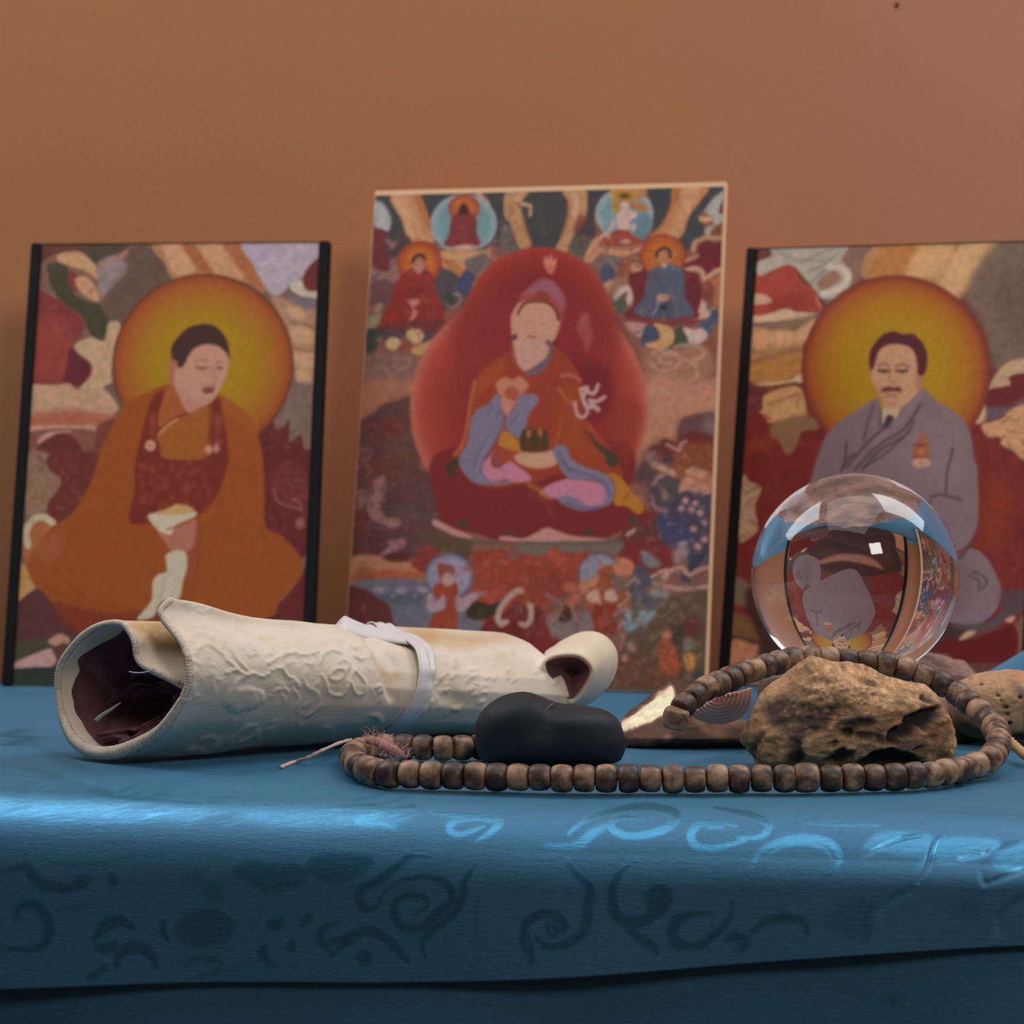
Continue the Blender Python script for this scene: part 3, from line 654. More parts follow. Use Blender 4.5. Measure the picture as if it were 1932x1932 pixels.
    p((136,58,40), [930,1140,960,1070,1040,1040,1130,1050,1180,1120,1150,1560,900,1560,930,1360,1040,1320,1060,1200,980,1230], 1.2)
    p((150,120,122), [880,1180,930,1160,960,1240,1040,1180,1050,1290,960,1340,880,1320], 1.4)
    p((150,120,122), [1160,1180,1220,1210,1300,1160,1450,1155,1340,1230,1250,1330,1160,1320], 1.4)
    p((126,66,56), [980,870,1060,870,1140,900,1140,980,1060,960,1010,1040,980,960], 1.3); A.disc(1075, 1025, 62, [(0,(176,136,126)),(1,(162,116,104))], 1.2, 66)
    st((164,132,118), [1570,1400,1600,1300,1700,1180,1790,1130,1890,1180,1900,1280], 11, 1.6); st((164,132,118), [1570,1400,1600,1460,1660,1430], 11, 1.6); st((164,132,118), [1890,1260,1900,1380,1860,1470,1800,1450], 11, 1.6)
    p((104,44,36), [1660,1400,1740,1240,1820,1280,1860,1400,1800,1440,1740,1420], 2)
    # ---- lower right (scale .20705 from 1000,900)
    A.fr(1000, 900, .20705)
    p((104,46,38), [980,380,1200,350,1200,560,1320,740,1300,860,1000,900,800,700,840,560], 3)
    p((112,38,36), [820,620,1200,560,1320,740,1280,840,1120,860,900,760], 5, al=.7)
    p((88,50,44), [840,420,980,380,1180,400,1190,560,900,600], 4)
    p((136,58,42), [-60,740,140,720,240,670,330,720,480,680,560,720,460,940,460,1060,300,1100,0,1160], 2.2); p((150,66,46), [150,740,240,680,340,760,300,840,180,800], 3)
    p((122,48,42), [0,880,300,880,420,1000,300,1060,-20,1080], 6, al=.6)
    p((104,88,76), [-60,610,640,600,860,620,800,720,500,700,400,720,240,650,120,740,-60,700], 2)
    A.disc(640, 900, 190, [(0,(128,124,136)),(.8,(126,122,134)),(.95,(104,98,112)),(1,(84,62,66))], 1.6, 190)
    p((140,70,44), [470,1000,600,930,640,860,760,820,900,900,900,1060,860,1160,800,1190,800,1440,580,1440,570,1280,520,1160], 1.8)
    p((160,106,80), [470,980,560,940,620,900,640,960,560,1040,480,1080], 2); p((116,90,80), [760,900,860,910,900,1000,860,1060,780,1040], 2)
    p((170,130,110), [520,1120,600,1030,640,1060,650,1140,660,1200], 1.5); p((172,134,114), [700,1060,760,1040,810,1100,800,1150,700,1140], 1.4)
    p((176,104,80), [770,800,840,760,940,790,960,860,920,920,800,900], 1.8); st((166,110,86), [900,1060,910,1110,840,1180,800,1200], 6, 1.6)
    p((124,44,34), [590,1180,660,1180,800,1180,790,1430,590,1430], 2); p((150,70,52), [620,1300,720,1280,740,1340,660,1400], 3, al=.7)
    st((150,102,92), [780,1280,840,1220,900,1240,880,1310,820,1380,860,1480,840,1560], 8, 2)
    p((74,70,76), [960,880,1020,820,1100,900,1180,960,1120,1000,1000,1080,900,1060,930,960], 2.4); st((140,110,100), [900,1000,960,950,1000,980], 7, 2)
    p((112,110,112), [1020,720,1060,700,1180,780,1200,840,1080,840], 3); p((76,76,82), [950,1080,1180,1100,1220,1180,1120,1230,960,1200], 2.4)
    p((118,130,134), [880,1240,1000,1230,1160,1240,1140,1320,1060,1400,900,1440,860,1360], 2.4); p((126,118,112), [1100,1040,1260,1040,1260,1120,1140,1110], 3)
    p((116,96,92), [150,1320,300,1260,480,1240,570,1280,570,1450,300,1500,180,1440], 2.5); p((66,42,32), [290,1200,340,1180,390,1200,380,1320,270,1320], 2)
    st((130,86,80), [160,1300,250,1280,300,1180,220,1120,160,1080], 7, 2); st((160,86,60), [340,1020,420,1020,430,1100,380,1160], 16, 3)
    st((150,90,76), [380,1160,440,1340], 6, 2); p((108,42,38), [-20,1400,150,1340,200,1480,200,1600,-20,1600], 3)
    p((110,36,38), [0,1480,260,1480,300,1620,150,1700,0,1600], 4)
    # foothills right bottom
    p((86,66,50), [900,1440,1060,1400,1160,1260,1240,1140,1620,1060,1640,2000,700,2000,760,1700,860,1560], 3)
    for k in range(70):
        x, y = random.uniform(900,1600), random.uniform(1100,1880)
        c = random.choice([(110,88,66),(66,50,40),(124,96,80),(84,54,40),(70,64,56),(130,104,90)])
        p(c, [x,y,x+random.uniform(20,60),y-20,x+60,y+random.uniform(10,40),x+10,y+40], 2.5, al=.55)
    p((100,52,34), [760,1640,1100,1640,1400,1800,1400,1930,700,1900], 7, al=.6)
    p((92,44,42), [1400,1320,1500,1280,1560,1360,1500,1500,1420,1460], 3); p((60,48,42), [1300,1380,1400,1340,1400,1520,1360,1800,1400,1790,1300,1560], 3)
    p((156,72,42), [1180,1600,1240,1480,1330,1560,1370,1700,1340,1800,1220,1790], 3.5); p((172,104,70), [1200,1420,1270,1400,1300,1460,1240,1490], 3)
    p((178,122,58), [1410,1640,1450,1600,1500,1640,1500,1740,1440,1770], 2.6); p((120,108,92), [1400,1500,1480,1480,1520,1580,1440,1600], 3)
    p((166,120,100), [840,1640,890,1620,890,1680,850,1680], 2); p((150,110,90), [880,1540,940,1520,980,1590,930,1600], 2.5); p((66,58,50), [1500,1780,1600,1740,1600,1900,1480,1860], 3)
    # blue demon
    p((66,56,70), [1110,40,1200,40,1480,100,1670,190,1660,740,1440,900,1460,800,1300,660,1180,560,1180,330,1110,300], 3)
    p((60,58,86), [1190,380,1320,370,1420,400,1480,560,1420,640,1330,660,1220,600], 2.4); p((74,66,66), [1180,60,1340,60,1380,180,1200,340,1170,200], 3)
    p((170,118,98), [1370,180,1400,60,1480,40,1560,100,1660,120,1650,190,1540,180,1440,160], 2); p((178,120,88), [1400,20,1640,0,1700,60,1680,140,1520,120], 4, al=.6)
    for x, y in ((1390,320),(1480,330),(1560,360),(1520,270),(1430,250),(1600,440),(1500,500),(1600,600),(1540,660)): p((166,118,112), [x-35,y,x,y-32,x+35,y-5,x+10,y+32], 2)
    st((150,106,96), [1140,100,1180,40,1220,30], 6, 2); st((140,92,92), [1120,200,1150,300,1250,340], 7, 2); A.disc(1240, 210, 36, [(0,(150,104,96)),(1,(110,80,78))], 2)
    p((128,104,104), [1330,700,1400,620,1460,700,1400,800,1320,800], 3); st((150,120,120), [1370,640,1440,620], 6, 2)
    p((52,48,66), [1450,840,1520,740,1640,700,1650,780,1540,840,1460,900], 2)
    # flames / rocks under the demon
    st((168,126,110), [1120,930,1180,890,1260,870,1220,930], 7, 1.8); st((168,126,110), [1240,950,1300,870,1400,850,1460,920,1540,870,1640,850], 8, 1.8)
    st((164,120,106), [1140,980,1240,1010,1400,1040,1640,1010], 9, 1.8); p((112,74,66), [1280,960,1380,900,1460,930,1580,880,1640,880,1640,990,1400,1010], 2); p((66,52,62), [1380,910,1480,960,1400,990], 2)
    A.fr(0, 0, 1)
    lt, dk_, rd = (150, 104, 84), (66, 50, 50), (110, 44, 38)
    A.scrib(690, 480, 860, 700, 70, [lt, (128, 90, 90), dk_, rd, (70, 62, 76)], 20, 5, .35)
    A.scrib(1150, 470, 1360, 620, 70, [(170, 124, 98), (136, 80, 60), dk_, rd, (74, 74, 90)], 20, 5, .35)
    A.scrib(940, 380, 990, 470, 16, [lt, rd, dk_], 14, 4, .5); A.scrib(1090, 420, 1150, 480, 16, [lt, rd, dk_], 14, 4, .5)
    A.scrib(665, 790, 860, 960, 150, [(104, 44, 40), (72, 48, 44), (120, 70, 66), (84, 60, 54)], 18, 6, .42)
    A.scrib(660, 950, 840, 1060, 70, [(116, 66, 60), (72, 46, 42), (130, 84, 80), (96, 40, 36)], 20, 5, .35)
    A.scrib(1220, 860, 1345, 940, 60, [(130, 70, 48), dk_, (160, 110, 84), (96, 46, 40)], 18, 5, .38)
    A.scrib(1225, 930, 1345, 1060, 90, [(56, 50, 72), (156, 110, 100), dk_, (110, 84, 84)], 18, 4, .55)
    A.scrib(880, 1050, 1140, 1100, 70, [(150, 70, 50), (118, 42, 36), (96, 60, 44), (160, 84, 66)], 20, 6, .4)
    A.scrib(860, 1100, 1120, 1200, 90, [(150, 96, 82), (100, 36, 32), (66, 48, 38), (120, 110, 108)], 20, 4, .4)
    A.scrib(1140, 1060, 1340, 1180, 120, [(128, 110, 96), (66, 58, 50), (88, 84, 84), (110, 60, 44)], 18, 5, .38)
    A.scrib(1130, 1160, 1330, 1290, 160, [(126, 96, 70), (62, 50, 38), (104, 60, 40), (88, 76, 62)], 16, 5, .5)
    A.mottle(.05, 9, 14, .025)
    # ---- the big halo, throne and central figure
    A.fr(860, 520, .15528)
    A.fr(0, 0, 1)
    A.disc(1000, 775, 226, [(0,(126,42,38)),(.45,(122,38,38)),(.7,(134,46,38)),(.9,(152,60,46)),(1,(170,92,72))], 2, 222)
    # right lower edge of the halo runs on to the throne
    p((110,36,34), [838,852,1140,840,1196,850,1200,912,1180,930,1216,960,1200,1000,900,1010,830,960], 2)
    p((130,46,38), [1140,760,1214,770,1208,840,1190,880,1150,830], 6, al=.7)
    A.disc(1018, 618, 142, [(0,(112,34,38)),(.6,(116,36,36)),(.85,(130,42,36)),(1,(146,52,42))], 1.6, 146)
    p((124,40,38), [872,580,1158,590,1150,760,1120,860,900,860,880,760], 12, al=.8)
    p((98,28,36), [1090,690,1150,700,1160,760,1130,800,1096,750], 8, al=.7)
    # smoky attribute beside the head
    for q in ([1104,650,1092,630,1100,605,1112,598,1120,625,1122,650,1108,672], [1098,620,1106,600,1114,610]): p((150,74,66), q, 2.5, al=.7)
    st((88,28,30), [1080,676,1098,677], 3, 1.5); st((88,28,30), [1082,692,1094,692], 4, 1.5)
    # hat
    p((138,78,86), [984,566,1006,545,1030,532,1050,540,1070,568,1066,598,1050,580,1030,556,1000,566], 2.6)
    p((150,64,56), [972,600,984,572,1000,560,1040,566,1066,590,1066,610,1056,640,1058,600,1030,574,1000,574,984,590], 2, al=.8)
    p((184,108,88), [1030,504,1034,489,1039,496,1044,484,1048,498,1055,492,1052,512,1042,524], 1.6); p((170,88,72), [1034,510,1048,508,1044,522], 2)
    # outer robe
    p((136,52,34), [968,668,946,680,918,700,900,724,890,760,884,800,876,838,858,862,880,880,920,930,1000,920,1060,900,1150,912,1180,900,1150,860,1120,820,1100,780,1104,740,1090,700,1060,668,1040,656], 1.8)
    p((150,66,36), [946,682,916,704,900,728,890,770,900,760,940,720,960,700], 4, al=.7)
    st((164,86,50), [898,724,890,760,884,802,874,842,858,864], 5, 1.6)
    p((142,62,34), [1060,740,1100,740,1110,800,1150,880,1100,880,1056,860], 6, al=.7)
    st((158,76,56), [1064,792,1056,826,1050,850], 3, 1.5, .8); st((156,78,58), [1114,806,1136,836,1152,850], 4, 1.6, .8)
    st((170,90,70), [1062,716,1080,714,1098,724], 5, 1.5); st((170,90,70), [1056,738,1072,760,1088,770], 5, 2, .7)
    # white syllable shaped ornament
    W = (176,134,132)
    st((66,34,36), [1100,760,1110,790,1124,800], 5, 2, .5)
    st(W, [1098,742,1112,738,1104,756,1108,770,1118,776], 7, 1.3); st(W, [1110,744,1124,750,1132,733], 7, 1.3); st(W, [1088,766,1092,788,1102,794,1112,784,1106,768,1100,748], 6, 1.4)
    st(W, [1116,762,1130,764,1144,756], 7, 1.3); st(W, [1118,768,1132,780], 9, 1.5)
    # dark tassels
    p((62,50,36), [866,868,872,872,866,880,860,896,866,904,852,905,844,890,848,878], 1.4); p((62,54,38), [1122,836,1140,850,1160,860,1170,876,1164,888,1150,884,1144,866,1128,850], 1.4); st((80,48,34), [1106,820,1120,832,1126,846], 5, 1.8)
    # collar and neck
    p((104,76,84), [966,648,972,666,984,690,1000,716,1036,700,1046,660,1040,650,1000,690], 1.5); p((146,98,96), [968,672,978,694,990,700,980,680], 2, al=.6)
    # face
    p((178,126,106), [968,630,968,602,982,580,1000,574,1020,574,1046,582,1056,604,1060,616,1054,640,1044,655,1038,656,1034,680,1010,698,992,705,980,690,974,664,970,648], 1.3)
    p((174,128,112), [976,655,1034,655,1034,678,1010,697,992,705,980,688], 2)
    st((90,44,32), [980,598,986,586,996,577,1010,575,1030,576,1046,584,1055,600,1057,610], 5, 1); p((124,54,42), [1010,574,1024,560,1034,561,1042,578,1026,576], 1.6)
    p((90,52,46), [968,642,976,636,980,644,972,648], 1.2); p((90,52,46), [1034,650,1042,650,1040,658,1034,656], 1.2); st((80,34,32), [960,644,970,646], 3, 1.3); st((80,34,32), [1046,654,1056,657], 4, 1.5)
    st((150,98,82), [994,610,1002,614,1010,612], 2.2, 1, .8); st((150,98,82), [1022,616,1030,618,1036,615], 2.2, 1, .8)
    st((150,98,82), [1014,616,1010,630,1014,634], 2, 1.2, .6); st((136,80,68), [1000,640,1008,643,1014,641], 4, 1.3)
    # raised hand
    p((172,106,82), [938,734,942,724,956,718,972,722,984,716,998,728,1000,738,984,752,960,762,946,750], 1.6); p((150,74,52), [954,746,960,738,974,736,982,748,976,760,960,760], 1.6)
    p((172,112,94), [948,756,972,762,984,754,972,772,960,792,950,776], 1.4)
    # blue sleeves
    U = (112,100,116)
    p(U, [944,748,952,790,952,812,942,828,930,850,918,870,914,884,918,898,930,908,954,914,976,906,970,916,940,920,906,918,884,906,868,880,872,860,884,840,890,804,900,780,924,768], 1.4)
    p(U, [980,756,992,750,1016,752,1018,766,1000,790,996,812,984,832,964,822,956,808,960,790,974,774], 1.4)
    for q in ([930,770,914,800,900,840,880,880], [944,780,928,820,906,860,894,890], [950,800,936,838,916,872,908,900], [1000,766,980,790,966,806]): st((88,78,98), q, 4, 1.6, .7)
    for q in ([920,786,904,830,886,870], [938,800,916,850,900,890,912,912], [1008,760,990,776,980,800]): st((136,122,134), q, 3, 1.5, .6)
    # ochre, pink skirt
    p((164,104,42), [952,818,970,828,984,840,994,858,970,856,944,846], 1.5)
    p((142,60,40), [944,850,972,858,978,872,952,876,936,868], 1.6)
    PK = (172,106,124)
    p(PK, [938,850,930,866,930,884,944,888,964,876,980,886,1000,900,1004,912,976,916,960,910,930,912,914,898,914,880,926,866], 1.3)
    p((98,80,98), [930,866,944,888,952,890,944,876,938,866], 2, al=.6)
    p(PK, [1020,936,1040,920,1080,908,1110,912,1140,920,1150,940,1140,958,1114,962,1090,950,1060,948,1040,944], 1.3)
    p((176,130,104), [974,866,990,858,1020,858,1046,856,1054,870,1050,884,1020,890,994,886,976,876], 1.4)
    # bowl with offering, green jewels
    p((90,50,30), [984,842,988,824,1000,812,1014,820,1020,812,1034,824,1038,846,1034,858,990,858], 1.6)
    for x in (990, 1010, 1030): p((60,54,28), [x-6,842,x-4,826,x,816,x+5,826,x+6,844,x,854], 1.4)
    p((164,92,70), [996,824,1004,816,1002,832], 1.3); p((164,92,70), [1018,822,1024,814,1026,832], 1.3)
    # right blue sleeve with folds
    p(U, [1046,856,1060,846,1074,852,1082,872,1108,888,1136,896,1154,908,1164,930,1160,950,1144,962,1110,970,1080,964,1056,950,1070,940,1094,948,1112,960,1140,956,1146,938,1136,918,1110,910,1084,912,1066,898,1056,880], 1.3)
    for q in ([1058,860,1074,888,1110,900,1140,916,1154,940], [1070,952,1100,964,1136,964], [1064,872,1080,896]): st((84,76,98), q, 4, 1.5, .8)
    st((136,120,132), [1064,856,1084,884,1120,896], 3, 1.5, .6)
    p((162,100,36), [1146,900,1170,904,1190,926,1194,936,1210,946,1218,968,1206,976,1186,962,1162,958,1164,934,1160,912], 1.3); st((120,62,32), [1188,938,1180,948], 3)
    st((158,96,48), [1000,920,1020,930,1040,950], 8, 2.4, .8)
    # lotus throne
    p((108,36,34), [834,920,880,918,940,926,990,920,1010,936,1040,950,1090,970,1150,966,1190,968,1180,1000,1140,1020,1040,1020,950,1024,900,1010,840,990,826,955], 1.4)
    st((132,58,44), [1004,934,1030,952,1044,974], 5, 2.4, .6)
    PW = (172,116,106)
    p(PW, [818,984,832,988,860,1002,884,1012,894,1020,862,1016,836,1004,818,994], 1.3)
    p(PW, [944,1018,960,1016,990,1020,1014,1010,1034,1000,1058,1008,1084,1016,1130,1020,1134,1024,1000,1026,950,1024], 1.3)
    p(PW, [1184,1012,1196,1004,1202,1000,1200,1010,1186,1018], 1.2)
    p((72,54,44), [862,990,884,986,884,1002], 1.6); p((72,54,44), [1100,1012,1114,1002,1128,1014], 1.6); p((72,54,44), [1190,986,1204,980,1210,992,1194,996], 1.8); p((72,54,44), [950,1012,966,1006,972,1014], 1.6)
    st((84,70,60), [830,1006,870,1020,940,1028,1130,1030,1190,1018,1210,1000], 4, 1.6, .8)
    A.mottle(.04, 4, 4, .02)
    return A
# ------------------------------------------------------------------ setting
K = 0.54   # light on the upright prints: albedo = observed colour / K
def cap(a): a = np.asarray(a); return a / np.maximum(1.0, a.max(-1, keepdims=True) / .90)
def alb(c, k=None): return cap(lin(c) / (k or K))

mw = mat('wall_paint', rough=0.92); q = N(mw)
v = q.coord((1, 1, 1))
n1 = q.noise(v, 2.2, 3, .5); n2 = q.noise(v, 1150, 2, .7); n3 = q.noise(v, 9, 4, .6)
WL, WR = tuple(alb((147, 95, 62))), tuple(alb((151, 100, 74)))
sx = q.n('ShaderNodeSeparateXYZ'); q.l(v, sx.inputs[0])
mr = q.n('ShaderNodeMapRange'); mr.inputs[1].default_value = -0.16; mr.inputs[2].default_value = 0.24; q.l(sx.outputs[0], mr.inputs[0])
f = q.math('ADD', mr.outputs[0], q.math('MULTIPLY', q.math('SUBTRACT', n3, .5), .35))
c0 = q.mix(f, WL, WR)
c1 = q.mix(1.0, c0, q.ramp(n2, [(.25, (.76, .77, .78)), (.75, (1.24, 1.23, 1.22))]), 'MULTIPLY')
c2 = q.mix(1.0, c1, q.ramp(n1, [(.3, (.95, .95, .95)), (.7, (1.05, 1.05, 1.05))]), 'MULTIPLY')
q.l(c2, q.b.inputs['Base Color']); q.bump(q.noise(v, 300, 3, .6), .25, .0006)
WY = 1.40
wall = mesh('wall_back', [(-1.6, WY, 0), (1.6, WY, 0), (1.6, WY, 2.5), (-1.6, WY, 2.5), (-1.6, WY + .1, 0), (1.6, WY + .1, 0), (1.6, WY + .1, 2.5), (-1.6, WY + .1, 2.5)],
            [(0, 1, 2, 3), (7, 6, 5, 4), (3, 2, 6, 7), (0, 3, 7, 4), (1, 5, 6, 2), (0, 4, 5, 1)], mw, smooth=False)
tag(wall, None, None, kind='structure')
# a fleck of dirt on the plaster near the top right
ms = mat('dirt', tuple(alb((70, 34, 18))), .9)
sp = P(1692, 10, WY)
m_ = bmesh.new(); bmesh.ops.create_icosphere(m_, subdivisions=2, radius=1)
for vv in m_.verts:
    k = 1 + .3 * noise.noise(vv.co * 2.0); vv.co = Vector((vv.co.x * .0013 * k, vv.co.y * .0004, vv.co.z * .0016 * k))
me = bpy.data.meshes.new('plaster_speck'); m_.to_mesh(me); me.materials.append(ms)
so = bpy.data.objects.new('plaster_speck', me); so.location = sp; C.objects.link(so); so.parent = wall

mf = mat('floor_boards', (.16, .09, .05), .5); q = N(mf); v = q.coord((1, 8, 1))
q.l(q.ramp(q.noise(v, 4, 4, .6), [(.3, (.10, .055, .03)), (.7, (.2, .12, .07))]), q.b.inputs['Base Color'])
fl = mesh('floor', [(-1.6, -1.6, 0), (1.6, -1.6, 0), (1.6, WY, 0), (-1.6, WY, 0), (-1.6, -1.6, -.05), (1.6, -1.6, -.05), (1.6, WY, -.05), (-1.6, WY, -.05)],
          [(0, 1, 2, 3), (7, 6, 5, 4), (4, 5, 1, 0), (6, 7, 3, 2), (5, 6, 2, 1), (7, 4, 0, 3)], mf, smooth=False)
tag(fl, None, None, kind='structure')

# ------------------------------------------------------------------ blue damask cloth
YA = math.radians(11.0); CU, SU = math.cos(YA), math.sin(YA)
def tab(xt, yt):     # table frame -> world x, y ; (0,0) is the middle of the front edge line
    return xt * CU + yt * SU, .848 - xt * SU + yt * CU

D = Art(-60, 1260, 1992, 1950, (0, 0, 0))     # woven swirl mask, plus highlight streaks painted in at the left
W1 = (1, 1, 1)
def ds(q, wd, soft=1.6, al=1.0): D.stroke(W1, q, wd * 1.28, soft, al, True)
D.fr(600, 1460, .3623)
ds([580,185,700,200,830,210,940,232,900,290,820,345], 13, 1.4); ds([850,215,720,235,680,280,740,310,860,262], 11, 1.5)
ds([1300,300,1390,225,1560,170,1740,158,1870,200,1800,280,1640,315,1540,285,1530,235,1600,212,1690,226], 13, 1.2)
ds([1180,365,1340,365,1420,300,1500,255], 16, 2.5)
ds([60,170,200,155,300,165,290,210,200,235,330,250,400,270], 13, 2.5); ds([300,165,420,170,500,155,470,170], 8, 2)
ds([820,470,760,560,750,640,700,730,600,810,540,880,560,960], 16, 2.6); ds([580,430,480,420,420,470,300,560,210,620,230,700,290,700,330,660], 17, 2.5)
ds([300,660,400,570,500,540,600,540,680,590,690,660,600,740,540,800,440,800,390,730,410,660,480,630,560,650,560,700,500,730], 16, 2.2)
ds([0,890,120,860,250,820,350,860,440,950,480,990], 18, 2.4); D.disc(235, 960, 48, [(0, W1), (1, W1)], 2); ds([60,960,120,900,200,870], 12, 2.4)
ds([1290,440,1340,520,1410,590,1400,700,1380,820,1280,890,1180,900,1130,850], 18, 2.4); ds([1080,940,1060,860,1080,780,1160,730,1230,740,1280,790,1260,820,1190,780], 17, 2.2); ds([1090,830,1110,960,1090,1000], 12, 2.6)
ds([1660,450,1580,500,1530,600,1540,720,1600,770,1700,760,1800,690,1820,620,1760,590,1700,640], 20, 2.2); ds([1600,800,1660,850,1740,900,1760,940], 18, 3); ds([1932,740,1860,790,1850,880,1880,920], 15, 2.4)
D.poly(W1, [0,400,180,390,300,430,260,500,160,570,40,580,-60,520,-60,440], 4, al=.9); ds([840,640,820,740,830,860], 8, 3, .6); ds([1180,770,1200,830,1250,850], 8, 2.5)
ds([1000,640,1120,560,1240,500], 8, 4, .5)
D.fr(1232, 1380, .3623)
ds([320,385,420,405,520,430,600,480,560,540,440,550], 12, 1.2); ds([430,485,340,460,240,475,195,530,220,590,300,605,400,585,480,560], 13, 1.2); ds([290,490,360,490], 6)
ds([510,710,560,620,660,570,780,550,900,570,960,620,960,700,900,760], 13, 1.8); ds([590,650,680,590,800,580,890,610,930,670], 7, 2)
ds([760,450,820,465,960,475,1080,480,1180,485], 8, 1.4); D.poly(W1, [1090,610,1150,540,1220,515,1340,520,1460,545,1440,640,1300,650,1180,620], 3, al=.8)
D.poly(W1, [1480,560,1600,545,1800,560,1780,620,1660,670,1500,690,1460,640], 3, al=.8); D.poly(W1, [1760,680,1840,600,1960,570,1960,700,1840,730], 3, al=.8)
ds([410,880,400,960,350,1030,250,1110,150,1110,90,1050,120,970,220,950,320,950], 16, 2.6); ds([370,1090,430,1070,480,1100,450,1140], 20, 3); ds([500,1060,580,990,700,970,790,1000,800,1070], 17, 3)
D.poly(W1, [-20,820,60,830,70,890,20,960,-40,950], 3); D.poly(W1, [880,960,1000,880,1120,860,1180,940,1160,1040,1020,1080,900,1040], 8, al=.6); ds([1180,860,1100,960,1120,1060,1060,1100], 12, 4, .7)
D.poly(W1, [1520,880,1700,840,1780,900,1740,1000,1560,980], 10, al=.5); ds([1360,740,1420,640,1440,580], 8, 3, .6)
ds([1180,1440,1240,1390,1320,1360,1340,1260,1320,1220], 10, 4, .6); D.disc(1240,1390,50,[(0,W1),(1,W1)],5)
D.fr(0, 1240, .3582)
D.poly(W1, [0,375,120,372,200,400,190,450,120,475,0,465], 2.5); D.poly(W1, [200,490,330,500,440,560,500,590,380,590,260,540], 3.5, al=.7); ds([0,560,200,600,400,650,600,690], 9, 2.6, .6)
ds([80,1390,90,1330,150,1300,210,1330,250,1410,240,1500,150,1540,0,1530], 19, 2.6); ds([0,1130,80,1110,140,1110,200,1190,330,1220,420,1200,480,1170], 20, 3); D.poly(W1, [380,1150,460,1150,460,1210,400,1220], 3); D.poly(W1, [560,1140,620,1150,610,1210,560,1200], 3)
ds([190,1030,300,1080,420,1090,560,1075,740,1035], 10, 3, .7); ds([270,1330,380,1320,500,1300], 14, 4, .7)
ds([490,1490,540,1420,620,1390,700,1430], 22, 2.8); ds([600,1500,560,1540,490,1530], 18, 3); ds([600,1640,630,1560,700,1530,780,1560,820,1640], 22, 2.8); ds([560,1620,500,1670,440,1690], 14, 3)
D.poly(W1, [900,1440,960,1360,1060,1320,1160,1330,1240,1420,1180,1510,1060,1540,950,1520], 3.4, al=.85); D.poly(W1, [1060,1200,1160,1190,1170,1300,1080,1300], 5, al=.7); ds([740,1370,790,1260,850,1210], 12, 4, .5); ds([860,1380,850,1440,880,1500], 14, 3)
D.poly(W1, [1220,1100,1330,1060,1420,1080,1560,1080,1620,1120,1600,1200,1460,1250,1380,1250,1300,1200,1220,1160], 4, al=.85); D.poly(W1, [950,1140,1040,1110,1070,1180,980,1210], 5, al=.6)
D.poly(W1, [1400,1390,1480,1370,1500,1420,1440,1450,1390,1430], 3); D.poly(W1, [1570,1380,1640,1340,1640,1400,1580,1430], 3); D.poly(W1, [1510,1490,1560,1500,1550,1560,1500,1550], 3); D.poly(W1, [1340,1550,1400,1510,1420,1600,1470,1620,1400,1640], 3)
ds([920,1610,1040,1590,1130,1600,1150,1650,1000,1690], 14, 3, .8); ds([1787,1390,1700,1430,1680,1500,1740,1560], 15, 3); ds([1300,1860,1400,1800,1470,1740], 10, 4, .5)
ds([40,180,160,230,280,170], 10, 3, .6); ds([1240,330,1200,360], 6, 3); D.poly(W1, [1240,600,1400,560,1620,570,1560,600,1300,620], 4, al=.35)
D.fr(0, 0, 1)
D.poly(W1, [-50,1470,120,1476,300,1488,430,1500,400,1530,250,1548,100,1552,-50,1540], 9, al=.5); D.poly(W1, [440,1514,560,1506,700,1506,770,1520,740,1556,600,1560,480,1548], 9, al=.5)  # bright band along the left front: satin highlight painted into the mask
for k in range(170):
    x, y = random.uniform(-20, 760), random.uniform(1478, 1556) + 0; l_ = random.uniform(20, 90); D.stroke(W1 if random.random() < .7 else (0, 0, 0), [x, y, x + l_ * .5, y - 5, x + l_, y - l_ * .22], random.uniform(1.5, 4), 1.4, .45)
ds([1200,1422,1300,1440,1380,1420,1440,1408], 6, 3, .6); ds([1820,1450,1880,1452,1930,1440], 7, 2.4, .7)
D.im = np.clip(D.im, 0, 1)

FO = Art(-60, 1260, 1992, 1950, (0, 0, 0))     # creases pressed into the cloth
def fs(q, wd, soft, al): FO.stroke(W1, q, wd, soft, al, True)
FO.fr(1232, 1380, .3623)
fs([1100,640,1200,590,1300,550,1400,535], 6, 2.5, .9); fs([1480,550,1450,620,1430,700,1380,790], 7, 2.6, .9); fs([1600,660,1740,620,1900,570], 6, 2.5, .8); fs([1960,700,1840,750,1720,800], 9, 4, .8); fs([1740,620,1710,700,1720,790], 8, 3.5, .7)
fs([1960,840,1820,960,1800,1060], 14, 6, .6); fs([1400,800,1240,880,1180,960], 10, 6, .5)
FO.fr(0, 0, 1)
fs([0,1452,120,1470,240,1490,380,1500], 9, 4, .7); fs([330,1500,480,1490,640,1470], 8, 5, .5); fs([1160,1320,1230,1312,1290,1300], 5, 3, .8); fs([1390,1522,1300,1500], 6, 4, .3)
fs([930,1530,1040,1510,1180,1500], 8, 5, .3); fs([1780,1452,1850,1458,1932,1446], 7, 3, .7); fs([1060,1390,1110,1400], 8, 5, .4)

